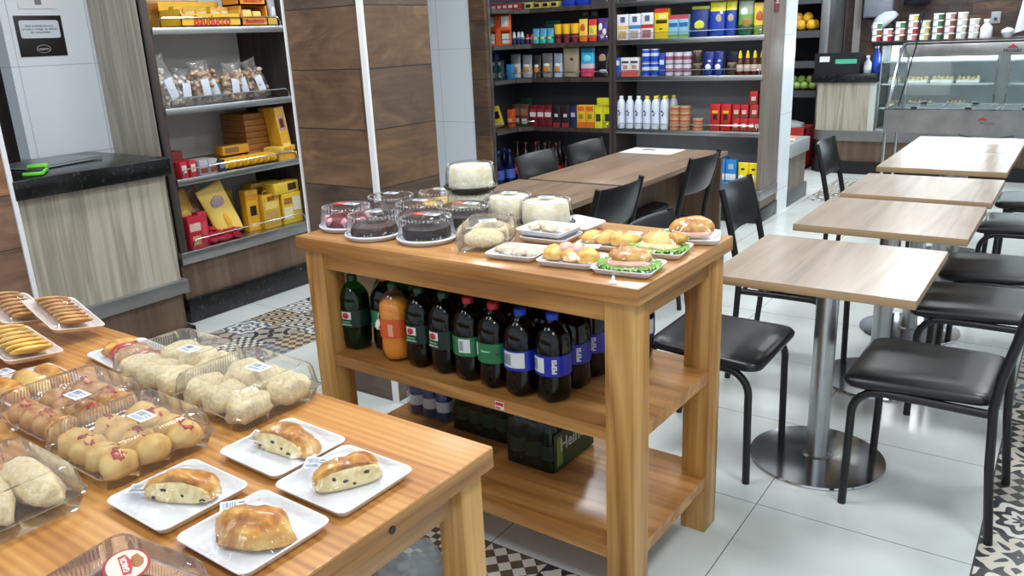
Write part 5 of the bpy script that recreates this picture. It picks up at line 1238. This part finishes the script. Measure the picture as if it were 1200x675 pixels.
for lv, xs in ((0, (-2.31, -2.245, -2.18, -2.135)), (1, (-2.31, -2.245, -2.165)), (2, (-2.175,))):
    for i, x in enumerate(xs):
        lab = 'small red carton, %s in the %s layer at shelf end' % (od(i, len(xs)), ['bottom', 'second', 'top'][lv]); p = (x, YF+.005*lv, ZC+lv*.1055)
        put(o, lab, 'carton', *p, 0, 'small red cartons') if k == 0 else dup(o, p, .03*i, lab, 'small red cartons'); k += 1
# --- bottom shelf of the right unit
o = pbox('milk_carton', .084, .07, .235, (44, 140, 214), [(0, 1, .38, .52, (232, 238, 244)), (0, 1, .30, .38, (214, 226, 236)), (.25, .75, .68, .86, (160, 206, 236))], flap=False)
series(o, 'carton', [(-2.425, YF, ZD), (-2.333, YF, ZD)], 'blue milk carton with white band on the bottom shelf, {}', 'blue milk cartons')
dup(o, (-2.45, YF+.1, ZD), 0, 'blue milk carton standing in the row behind')
o = ppouch('corn_snack_bag', .088, .07, .215, [(1, (236, 212, 20))], [(-.1, .42, .3, .14, W_), (.1, .25, .25, .1, (196, 150, 60)), (0, .75, .2, .05, (60, 50, 40))])
series(o, 'bag', [(-2.238, YF, ZD), (-2.152, YF, ZD)], 'yellow bag on the bottom shelf right of blue cartons, {}', 'yellow bags')
# --- corner unit
YL_ = 6.50
series(pbox('red_packet', .05, .06, .06, (206, 50, 60), [(.1, .9, .3, .7, W_)]), 'packet', [(-4.70+.062*i, YL_-.04+.02*(i == 0), 1.7785) for i in range(6)], 'red and white packet on the topmost corner shelf, {}', 'red packets')
series(pbox('yellow_packet', .085, .06, .055, (226, 206, 90), [(.2, .8, .2, .7, K_)]), 'packet', [(-4.28+.09*i, YL_, 1.7785) for i in range(4)], 'yellow and black packet on the topmost corner shelf, {}', 'yellow packets')
series(pbox('blue_packet', .12, .06, .06, (36, 66, 190), []), 'packet', [(-3.86, YL_, 1.7785), (-3.72, YL_, 1.7785)], 'blue packet at the right end of topmost corner shelf, {}', 'blue packets')
ZL1 = 1.4735
orr = thing('orange_rack', 'small orange cardboard rack with packets at left end of corner shelf', 'rack', (-4.49, 6.30, ZL1), .3)
G().box(-.11, 0, 0, .11, .02, .27).box(-.11, -.06, .12, .11, .02, .135).box(-.11, -.06, 0, .11, .02, .012).box(-.02, -.062, 0, .03, -.05, .26).box(-.11, -.06, .12, .11, -.055, .16).build('stand', mat((226, 96, 36), .5), orr)
G().box(-.09, -.055, .015, -.03, -.01, .10).box(.04, -.055, .015, .095, -.01, .10).box(-.09, -.05, .14, -.03, -.0, .25).box(.035, -.05, .14, .09, -.0, .25).build('packets', mat((206, 214, 206), .5), orr)
o = pbottle('cosmetic_bottle', [(.018, 0, 0), (.02, .01, 0), (.02, .06, 1), (.014, .085, 1), (.01, .11, 1)], [(36, 60, 110), (206, 214, 226)])
series(o, 'bottle', [(-4.44, 6.46, ZL1), (-4.395, 6.47, ZL1), (-4.35, 6.46, ZL1)], 'small white topped navy bottle on the corner shelf, {}', 'small navy bottles')
o = pbottle('cosmetic_bottle', [(.018, 0, 0), (.02, .01, 0), (.02, .05, 1), (.012, .065, 1), (.01, .085, 1)], [(80, 40, 70), (176, 50, 60)])
series(o, 'bottle', [(-4.29, 6.46, ZL1), (-4.245, 6.46, ZL1)], 'small red topped bottle next to the navy ones, {}', 'small red topped bottles')
o = ppouch('wipes_pack', .07, .06, .13, [(.5, (60, 160, 160)), (1, (80, 160, 190))], [(0, .35, .3, .12, (190, 210, 100))])
series(o, 'packet', [(-4.195, YL_-.04, ZL1), (-4.118, YL_-.04, ZL1), (-4.042, YL_-.04, ZL1)], 'teal packet on the corner shelf left of yellow cups, {}', 'teal packets')
put(pbox('green_box', .16, .06, .075, (20, 76, 66), [(.1, .9, .3, .6, (40, 110, 90))]), 'dark green box standing behind the teal packets', 'box', -4.09, YL_+.10, ZL1+.12); put(pbox('green_box', .17, .06, .12, (18, 60, 56), []), 'dark green box supporting another one behind the teal packets', 'box', -4.09, YL_+.10, ZL1)
o = pbottle('noodle_cup', [(.028, 0, 1), (.032, .06, 1), (.034, .075, 0), (.040, .15, 0), (.042, .158, 0)], [(240, 190, 40), (120, 40, 50)])
series(o, 'cup', [(-3.965, YL_-.03, ZL1), (-3.880, YL_-.03, ZL1), (-3.795, YL_-.03, ZL1)], 'yellow topped noodle cup on the corner shelf, {} of three', 'yellow noodle cups')
o = ppouch('chips_bag', .085, .05, .19, [(.3, (230, 120, 40)), (1, (236, 196, 60))], [(0, .6, .3, .2, (190, 90, 60))])
series(o, 'bag', [(-3.715, YL_-.02, ZL1)], 'orange and yellow bag right of the noodle cups', None)
put(ppouch('chips_bag', .08, .05, .185, [(.35, (220, 70, 50)), (.7, (236, 200, 70)), (1, (220, 60, 60))], [(0, .5, .25, .2, (190, 200, 90))]), 'red and yellow bag right of the orange one', 'bag', -3.622, YL_-.02, ZL1)
put(ppouch('chips_bag', .10, .05, .19, [(1, (90, 60, 130))], [(-.2, .6, .2, .2, W_), (.2, .4, .2, .15, W_), (0, .2, .2, .1, (226, 210, 230))]), 'purple and white bag at the right end of corner shelf', 'bag', -3.52, YL_-.02, ZL1)
series(pbox('black_pack', .075, .05, .10, K_, [(.2, .8, .4, .7, (90, 90, 90))]), 'pack', [(-3.73, YL_+.06, ZL1+.18), (-3.64, YL_+.06, ZL1+.18)], 'black pack raised behind the orange bags, {}', 'black packs')
series(pbox('tall_pack', .075, .05, .178, (60, 50, 50), []), 'pack', [(-3.73, YL_+.06, ZL1), (-3.64, YL_+.06, ZL1)], 'dark pack under the raised black packs, {}', 'dark packs below')
ZL2 = 1.1735
series(pbox('mini_bottle_box', .035, .05, .17, (46, 80, 76), [(.1, .9, .72, .92, (214, 216, 206)), (.1, .9, .1, .35, (180, 190, 170))]), 'packet', [(-4.545, 6.18, ZL2), (-4.505, 6.22, ZL2), (-4.462, 6.26, ZL2)], 'slim green and white packet at left end of the second corner shelf, {}', 'slim green packets')
put(pbox('purple_box', .09, .06, .06, (52, 44, 110), []), 'purple box on top of slim green packets', 'box', -4.515, 6.22, ZL2+.172)
put(pbox('blue_packet', .06, .04, .13, (40, 140, 206), []), 'bright blue packet right of the slim green packets', 'packet', -4.40, 6.32, ZL2)
for i, (x, w1, h1, c1, lab) in enumerate([(-4.44, .11, .215, (176, 184, 190), 'clear bag of nuts with rounded label, first from left'), (-4.31, .105, .205, (150, 158, 160), 'clear bag of nuts with orange label, second from left'), (-4.20, .08, .20, (60, 54, 54), 'dark bag between the clear nut bags'), (-4.09, .11, .215, (120, 120, 120), 'clear bag with orange label right of the dark bag'), (-3.975, .09, .21, (160, 176, 196), 'pale blue and yellow bag left of brown paper bag')]):
    put(ppouch('nut_bag', w1, .06, h1, [(.55, c1), (1, tuple(int(q*.8) for q in c1))], [(0, .34, .34, .14, (206, 130, 50)), (0, .52, .3, .08, (226, 226, 216))]), lab+' on the second corner shelf', 'bag', x, YL_-.03, ZL2)
pb = ppouch('paper_bag', .165, .08, .26, [(1, (146, 130, 108))], [(.1, .6, .12, .06, (70, 56, 44))], .7)
put(pb, 'tall brown paper bag on the second corner shelf', 'bag', -3.845, YL_-.02, ZL2)
put(ppouch('coffee_bag', .14, .08, .255, [(.3, (190, 60, 90)), (.45, (200, 180, 190)), (.8, (50, 160, 200)), (1, (30, 110, 140))], [(0, .62, .3, .12, (120, 206, 226))]), 'teal blue bag with pink bottom right of the paper bag', 'bag', -3.675, YL_-.02, ZL2)
put(ppouch('coffee_bag', .14, .08, .255, [(1, (24, 24, 28))], [(0, .62, .26, .15, (176, 140, 110)), (0, .62, .17, .10, K_), (.1, .2, .3, .06, (190, 190, 190))]), 'black bag with round tan emblem at right end of corner shelf', 'bag', -3.52, YL_-.02, ZL2)
ZL3 = .7335
o = pbox('tea_box', .09, .03, .19, (236, 206, 40), [(.15, .85, .4, .75, K_), (.1, .9, .05, .2, (200, 190, 170))]); put(o, 'yellow box tilted sideways at left end of the third corner shelf', 'box', -4.49, 6.24, ZL3+.014); o.rotation_euler = (0, -.28, .35)
put(pbox('green_packet', .05, .06, .13, (36, 100, 60), [(.1, .9, .3, .6, W_)]), 'green packet left of the tilted yellow box', 'packet', -4.575, 6.13, ZL3)
put(pbox('orange_box', .06, .05, .16, (216, 90, 46), [(.1, .9, .3, .5, (236, 190, 150))]), 'orange red box right of the tilted yellow box', 'box', -4.44, 6.36, ZL3)
series(pbox('brown_pack', .095, .05, .20, (96, 64, 50), [(.1, .9, .5, .8, (150, 110, 90)), (.2, .8, .08, .35, (206, 210, 200)), (0, 1, 0, .12, (34, 80, 50))]), 'packet', [(-4.448, YL_-.02, ZL3), (-4.345, YL_-.04, ZL3)], 'brown packet with pale badge on the third corner shelf, {}', 'brown packets')
put(pbox('green_box', .17, .05, .25, (20, 66, 50), []), 'dark green box behind the brown packets', 'box', -4.42, YL_+.08, ZL3)
series(pbox('coffee_pack', .080, .055, .195, (112, 26, 36), [(.1, .9, .46, .68, (226, 220, 216)), (.2, .8, .72, .8, (190, 60, 60))]), 'packet', [(-4.245, YL_-.04, ZL3), (-4.162, YL_-.04, ZL3), (-4.080, YL_-.04, ZL3)], 'dark red coffee pack with white lettering patch, {} of three', 'dark red coffee packs')
series(pbox('coffee_pack', .088, .055, .20, (40, 26, 32), [(.3, .7, .46, .60, (216, 216, 216)), (.1, .9, .0, .2, (150, 40, 40))]), 'packet', [(-3.99, YL_-.04, ZL3), (-3.895, YL_-.04, ZL3)], 'near black pack with small white cup picture, {}', 'near black coffee packs')
put(pbox('coffee_pack', .07, .055, .19, (30, 40, 90), [(.2, .8, .5, .7, (190, 190, 200))]), 'navy pack right of near black packs', 'packet', -3.812, YL_-.04, ZL3)
series(pbox('corn_pack', .086, .06, .20, (238, 186, 36), [(.1, .9, .74, .95, (230, 110, 50)), (.25, .75, .4, .6, (150, 140, 60)), (0, 1, 0, .26, (220, 110, 40))]), 'packet', [(-3.728, YL_-.04, ZL3), (-3.638, YL_-.04, ZL3)], 'yellow orange pack on third corner shelf, {}', 'yellow orange packs')
series(pbox('corn_pack', .075, .06, .20, (230, 220, 40), [(.2, .8, .3, .62, (40, 60, 50)), (0, 1, .9, 1, (200, 200, 40))]), 'packet', [(-3.552, YL_-.04, ZL3), (-3.474, YL_-.02, ZL3)], 'lemon yellow pack with dark emblem at shelf end, {}', 'lemon yellow packs')
put(pbox('yellow_box', .12, .06, .06, (226, 214, 40), []), 'yellow box lying across the lemon yellow packs', 'box', -3.51, YL_-.03, ZL3+.201)
# bottles on the floor shelf of the corner unit
ZL4 = .1195
def small_bottle(name, h, r, body, cap, lab):
    t = thing(name, '', 'bottle'); 
    G().lathe([(r*.9, 0), (r, .01), (r, h*.45), (r*.94, h*.5), (r, h*.62), (r*.62, h*.80), (r*.3, h*.92), (r*.28, h*.96)], n=16).build('body', body, t)
    G().lathe([(r*.34, h*.95), (r*.34, h), (r*.28, h*1.01)], n=12).build('cap', cap, t)
    if lab: G().lathe([(r*1.02, h*.34), (r*1.02, h*.56)], n=16, cap0=False, cap1=False).build('label', lab, t)
    return t
COKER = mat((190, 26, 34), .35); COKB = mat((26, 12, 12), .12)
def cola_text(t, r, z, s):
    lettering('Coca-Cola', s, mat((236, 226, 226), .5), t, (0, -r-.0015, z), (PI/2, 0, 0), shear=.3, bold=.0006)
wb = small_bottle('water_bottle', .40, .052, clear_plastic('blue_pet', tint=(60, 90, 170), haze=.10, ior=1.5, white=(50, 80, 160)), mat((40, 70, 170), .3), mat((70, 100, 180), .3))
wpts = [(-4.60, 6.13), (-4.50, 6.20), (-4.62, 6.27), (-4.47, 6.34), (-4.58, 6.41)]
for i, (x, y) in enumerate(wpts):
    lab = 'blue water bottle at left on the lowest corner shelf, %s' % od(i, 5)
    if i == 0: tag(wb, lab, 'bottle', 'blue water bottles', (x, y, ZL4), 0)
    else: dup(wb, (x, y, ZL4), .3*i, lab, 'blue water bottles')
COKC = mat((70, 14, 18), .35)
cb_ = small_bottle('cola_bottle', .46, .053, COKB, COKC, COKER); cola_text(cb_, .053, .205, .03)
cpts = [(-4.47, 6.48), (-4.36, 6.46), (-4.25, 6.47), (-4.14, 6.46), (-4.03, 6.48)]
for i, (x, y) in enumerate(cpts):
    lab = 'large cola bottle with red label behind the chair back, %s' % od(i, 5)
    if i == 0: tag(cb_, lab, 'bottle', 'large cola bottles', (x, y, ZL4), 0)
    else: dup(cb_, (x, y, ZL4), .15*math.sin(i), lab, 'large cola bottles')
for i, (x, y) in enumerate([(-4.30, 6.60), (-4.18, 6.60), (-4.07, 6.61)]): dup(cb_, (x, y, ZL4), .5, 'large cola bottle in the second row of that shelf, %s' % od(i, 3), 'large cola bottles, rear')
kb = small_bottle('cola_bottle', .34, .036, COKB, mat((30, 20, 24), .35), COKER); cola_text(kb, .036, .15, .02); n_ = 0
for row_, xs in enumerate(([-3.92, -3.83, -3.74, -3.65, -3.56, -3.48], [-3.88, -3.79, -3.70, -3.61, -3.52])):
    for i, x in enumerate(xs):
        p = (x, 6.47+.1*row_, ZL4); lab = 'small cola bottle, %s row by the upright, %s' % (['front', 'rear'][row_], od(i, len(xs)))
        if n_ == 0: tag(kb, lab, 'bottle', 'small cola bottles', p, 0)
        else: dup(kb, p, .2*math.sin(i*3), lab, 'small cola bottles')
        n_ += 1
# ================================================================== SNACK GONDOLA PRODUCTS (front towards +X)
RX = PI/2; XG = -4.245
AMB, AMB2, DOR = (226, 170, 40), (206, 140, 30), (236, 196, 90)
def zt(i): return (.426, .8425, 1.2375, 1.6675)[i]
# top shelf
bx = thing('biscuit_display_box', 'yellow display box with red lettering on the top snack shelf', 'box', (XG-.06, 3.06, zt(3)), RX)
G().box(-.20, -.10, 0, .20, .10, .012).box(-.20, -.10, 0, .20, -.095, .075).box(-.20, .095, 0, .20, .10, .15).box(-.20, -.1, 0, -.195, .1, .10).box(.195, -.1, 0, .2, .1, .10).build('box', mat((240, 190, 50), .45), bx)
lettering('Bauducco', .075, mat((196, 40, 30), .5), bx, (0, -.1015, .035), (PI/2, 0, 0), bold=.0015, shear=.15, ex=.0006, sx=.85)
for i in range(5):
    o = pbox('biscuit_pack', .075, .05, .10, (236, 186, 60), [(.1, .9, .4, .8, (246, 236, 200)), (.2, .8, .1, .3, (190, 60, 40))]); tag(o, 'small yellow biscuit pack inside the lettered display box, %s' % od(i, 5), 'packet', 'biscuit packs in the display box', (XG-.07, 2.90+.08*i, zt(3)+.014), RX+.1*math.sin(i*2))
    o.rotation_euler = (.15*math.sin(i), .2*math.cos(i*2), RX)
put(pbox('biscuit_carton', .36, .08, .16, (206, 150, 56), [(.05, .95, .5, .9, (190, 120, 50))]), 'brown yellow carton at the back of the top snack shelf', 'box', XG-.24, 2.98, zt(3), RX)
rk = thing('biscuit_rack', 'two level yellow cardboard rack of biscuits on the top snack shelf', 'rack', (XG-.05, 3.37, zt(3)), RX)
G().box(-.10, -.08, 0, .10, .08, .012).box(-.10, -.08, .0, -.09, .08, .20).box(.09, -.08, 0, .10, .08, .20).box(-.10, -.08, 0, .10, -.075, .06).box(-.10, -.08, .12, .10, -.075, .18).box(-.1, -.08, .12, .1, .08, .13).box(-.1, .075, 0, .1, .08, .26).build('stand', mat((232, 150, 56), .45), rk)
lettering('Bauducco', .035, mat((190, 40, 30), .5), rk, (0, -.0815, .15), (PI/2, 0, 0), bold=.0008, shear=.15); lettering('Bauducco', .035, mat((190, 40, 30), .5), rk, (0, -.0815, .03), (PI/2, 0, 0), bold=.0008, shear=.15)
G().box(-.07, -.06, .013, .0, .04, .10, bev=.008).box(.01, -.06, .013, .07, .04, .09, bev=.008).box(-.07, -.06, .131, .07, .04, .20, bev=.01).build('packets', mat((240, 210, 110), .4), rk)
put(pbox('cookie_pack', .12, .05, .06, (60, 40, 50), [(.3, 1, .2, 1, (236, 196, 70))]), 'brown and yellow packet right of the biscuit rack', 'packet', XG-.02, 3.50, zt(3), RX)
put(ppouch('cookie_bag', .06, .05, .17, [(1, (176, 180, 186))], [(0, .5, .3, .2, W_)]), 'silver bag at the right end of the top snack shelf', 'bag', XG-.02, 3.545, zt(3), RX)
for i in range(3): 
    o = pbox('dark_bag', .07, .05, .16, (40, 38, 44), []) if i == 0 else o
    (tag(o, 'dark packet behind the silver bag, %s' % od(0, 3), 'packet', 'dark packets', (XG-.16, 3.40, zt(3)), RX) if i == 0 else dup(o, (XG-.16, 3.40+.07*i, zt(3)), RX, 'dark packet behind the silver bag, %s' % od(i, 3), 'dark packets'))
# bags of biscuits, second shelf
BAGC = clear_plastic('cellophane', haze=.05, ior=1.5, rough=.12, bump=.8)
SEQ = noise_mat('sequilho', [(.3, (120, 86, 60)), (.5, (186, 150, 116)), (.75, (226, 204, 176))], 30, .5, .3)
def biscuit_bag(label, y, lean, h=.24, w_=.12, white=False, x=XG):
    t = thing('biscuit_bag', label, 'bag', (x-.03, y, zt(2)), RX, rot=(-abs(lean)*1.5, .20*math.sin(y*40)-.12, RX))
    g = G()
    for k in range(44): g.blob((random.uniform(-.38, .38)*w_, random.uniform(-.03, .03), .025+random.uniform(0, .66)*h), (.024, .012, .014), k, .2, sub=2, rot=random.random()*6)
    g.build('biscuits', mat((230, 222, 210), .5) if white else SEQ, t)
    rs = []
    for f in (0, .05, .25, .5, .7, .85, .93, 1):
        th = .042*(1-.9*max(0, f-.55)/.45) * (.7 if f == 0 else 1); ww = w_/2*(1 if f < .6 else 1-.35*math.sin((f-.6)/.4*PI*.9)) 
        rs.append([(ww*math.cos(a)+.003*math.sin(a*5+f*9), th*math.sin(a)*(1+.25*noise.noise(Vector((a, f*6, y*9)))), f*h) for a in [2*PI*k/20 for k in range(20)]])
    G().rings(rs).build('cellophane', BAGC, t, angle=80)
    G().box(-.030, -.047, h*.2, .022, -.044, h*.58, bev=.001).build('paper_label', mat((206, 214, 228), .5), t); return t
for i, (y, ln, hh, wh) in enumerate([(2.79, .0, .30, True), (2.87, .05, .22, True), (2.99, .05, .25, False), (3.09, .06, .24, False), (3.18, .05, .23, False), (3.29, .04, .24, False), (3.40, .06, .25, False)]):
    biscuit_bag('cellophane bag of %s biscuits with paper label on the second snack shelf, %s' % ('white' if wh else 'brown', od(i, 7)), y, ln, hh, .145, wh, XG-.035*(i % 2))
# third shelf (packs lying and standing)
cs_ = thing('biscuit_case', 'tall stack-patterned amber carton standing at the back of third snack shelf', 'carton', (XG-.22, 3.42, zt(1)), RX)
g = G()
for k in range(8): g.box(-.13, -.12, .0385*k, .13, .12, .0385*k+.037, 0, .004)
g.build('body', mat((150, 96, 36), .5), cs_)
pn = pbox('panettone_box', .075, .16, .33, (232, 176, 50), [(.15, .85, .55, .85, (190, 150, 130)), (.25, .7, .6, .78, (80, 50, 40)), (.1, .9, .2, .3, (246, 220, 130))]); put(pn, 'tall yellow box leaning at the right end of the third snack shelf', 'box', XG-.06, 3.515, zt(1)+.006, RX); pn.rotation_euler = (-.04, -.10, RX)
ypk = None
for i in range(9):
    lab = 'yellow cake pack lying on third snack shelf front, %s' % od(i, 9) if i < 9 else ''
    y = 3.02+.052*i
    if ypk is None: ypk = G().blob((0, 0, .034), (.024, .085, .034), 3, .06, 1.5, 3).build('cake_pack', mat((236, 184, 50), .35)); tag(ypk, lab, 'packet', 'yellow cake packs in a row', (XG-.04, y, zt(1)), RX)
    else: dup(ypk, (XG-.04, y, zt(1)), RX+.06*math.sin(i*2), lab, 'yellow cake packs in a row')
put(pbox('cake_pack', .20, .09, .055, (226, 164, 44), [(.1, .6, .2, .8, (150, 110, 60))]), 'long yellow pack lying on top behind the yellow cake packs', 'packet', XG-.13, 3.19, zt(1)+.075, RX)
put(pbox('wafer_tray', .42, .16, .07, (150, 104, 50), [(0, 1, .3, .6, (190, 140, 70))]), 'brown carton tray behind the yellow cake packs', 'box', XG-.22, 3.13, zt(1), RX)
put(pbox('cake_pack', .17, .13, .035, (238, 200, 90), [(.2, .7, .2, .8, (226, 150, 50))]), 'flat yellow pack lying at the right of third snack shelf', 'packet', XG-.02, 3.475, zt(1)+.055, RX+.3); put(pbox('cake_pack', .15, .12, .05, (226, 170, 60), []), 'flat amber pack under the flat yellow pack', 'packet', XG-.02, 3.49, zt(1), RX)
series(pbox('cookie_packet', .05, .10, .09, (190, 30, 50), [(.2, .8, .3, .8, (230, 210, 200))]), 'packet', [(XG-.04, 2.75, zt(1)), (XG-.04, 2.81, zt(1))], 'crimson packet at left end of the third snack shelf, {}', 'crimson packets', RX)
series(pbox('cookie_packet', .06, .14, .085, (176, 178, 186), [(.1, .9, .1, .45, (150, 60, 50))]), 'packet', [(XG-.05, 2.875, zt(1)), (XG-.05, 2.94, zt(1))], 'silver and brown packet on the third snack shelf, {}', 'silver packets', RX)
put(pbox('cookie_packet', .05, .12, .07, (30, 34, 48), [(.2, .8, .3, .8, (140, 150, 190))]), 'dark blue packet beside the yellow cake packs', 'packet', XG-.03, 2.99, zt(1), RX)
put(pbox('crimson_carton', .12, .10, .14, (150, 26, 44), []), 'crimson carton behind the crimson packets', 'box', XG-.17, 2.78, zt(1), RX)
# bottom shelf
bigb = ppouch('cookie_bag', .19, .06, .335, [(1, (240, 204, 100))], [(0, .66, .26, .13, (180, 150, 160)), (0, .66, .18, .08, (96, 50, 80)), (0, .25, .1, .2, (236, 170, 60))])
put(bigb, 'big pale yellow bag with purple oval emblem leaning on the bottom snack shelf', 'bag', XG-.05, 3.05, zt(0)+.010, RX); bigb.rotation_euler = (-.12, -.30, RX)
for y, c_, lab in ((2.93, (140, 110, 104), 'brown grey bag leaning behind the big pale yellow bag'), (2.86, (214, 164, 60), 'amber bag leaning left of the brown grey bag')):
    o = ppouch('cookie_bag', .17, .05, .32, [(1, c_)], [(0, .5, .25, .15, tuple(min(255, q+30) for q in c_))]); put(o, lab, 'bag', XG-.13, y, zt(0)+.008, RX); o.rotation_euler = (-.1, -.34, RX)
put(pbox('chocolate_cake_box', .095, .06, .26, (240, 176, 40), [(.25, .75, .38, .62, (40, 26, 26)), (.1, .9, .76, .9, (232, 150, 40)), (.25, .75, .1, .2, (246, 210, 130))]), 'orange yellow box with black picture on the bottom snack shelf', 'box', XG-.06, 3.215, zt(0), RX)
pk1 = pbox('cake_box', .135, .08, .215, (222, 172, 46), [(.12, .88, .56, .78, (240, 214, 120)), (.15, .85, .12, .48, (196, 160, 90)), (.3, .7, .82, .94, (150, 90, 30))]); put(pk1, 'golden cake box with handle on the bottom snack shelf, left of two', 'box', XG-.04, 3.335, zt(0), RX)
G().tube([(-.03, 0, .214), (-.025, 0, .235), (.025, 0, .235), (.03, 0, .214)], .004, 6).build('handle', mat((226, 180, 60), .4), pk1)
put(pbox('cake_box', .16, .08, .20, (228, 188, 50), [(.05, .5, .15, .55, (236, 224, 180)), (.55, .95, .4, .85, (226, 220, 210)), (.1, .5, .65, .85, (170, 110, 40))]), 'golden cake box at the right end of bottom snack shelf', 'box', XG-.03, 3.495, zt(0), RX)
put(pbox('cake_box', .22, .10, .075, (236, 196, 60), [(.55, .9, .2, .8, (60, 44, 30))]), 'yellow box lying across the golden cake boxes', 'box', XG-.04, 3.46, zt(0)+.202, RX+.1)
put(pbox('cake_box', .25, .10, .16, (206, 156, 50), []), 'amber box at the back right of the bottom snack shelf', 'box', XG-.2, 3.42, zt(0), RX); put(pbox('cake_box', .22, .10, .11, (216, 170, 60), [(.1, .5, .2, .8, (190, 130, 50))]), 'amber box lying on top of the back right box', 'box', XG-.2, 3.42, zt(0)+.162, RX)
for i, y in enumerate((2.80, 2.92, 3.04, 3.16)):
    o = pbox('cake_box', .11, .10, .26+.02*math.sin(i*2), (206-8*i, 150, 50), [(.1, .9, .5, .9, (190, 150, 90))]); put(o, 'amber box standing in the back row of the bottom snack shelf, %s' % od(i, 4), 'box', XG-.27, y, zt(0), RX)
put(pbox('wafer_box', .09, .07, .19, (186, 34, 50), [(.1, .9, .55, .8, (226, 190, 180)), (.2, .8, .12, .40, (206, 160, 120))]), 'red wafer box standing at left end of the bottom snack shelf', 'box', XG+.0, 2.745, zt(0), RX)
put(pbox('wafer_box', .06, .06, .20, (190, 36, 56), [(.2, .8, .3, .7, (220, 80, 90))]), 'thin red box right of the red wafer box', 'box', XG-.03, 2.825, zt(0), RX)
rp = None
for i in range(9):
    y, dx, dz = 2.87+.055*(i % 4)+.02*(i//4), -.01-.03*(i//4), .028*(i//4)
    lab = 'shiny crimson packet in the heap on the bottom snack shelf, %s' % od(i, 9)
    if rp is None: rp = G().blob((0, 0, .018), (.045, .034, .018), 7, .15, 2.4, 3).build('crimson_packet', mat((160, 24, 48), .25)); tag(rp, lab, 'packet', 'heap of crimson packets', (XG+dx, y, zt(0)+dz), .4)
    else: dup(rp, (XG+dx, y, zt(0)+dz), i*1.1, lab, 'heap of crimson packets', rot=(.1*math.sin(i), .15*math.cos(i), i*1.1))
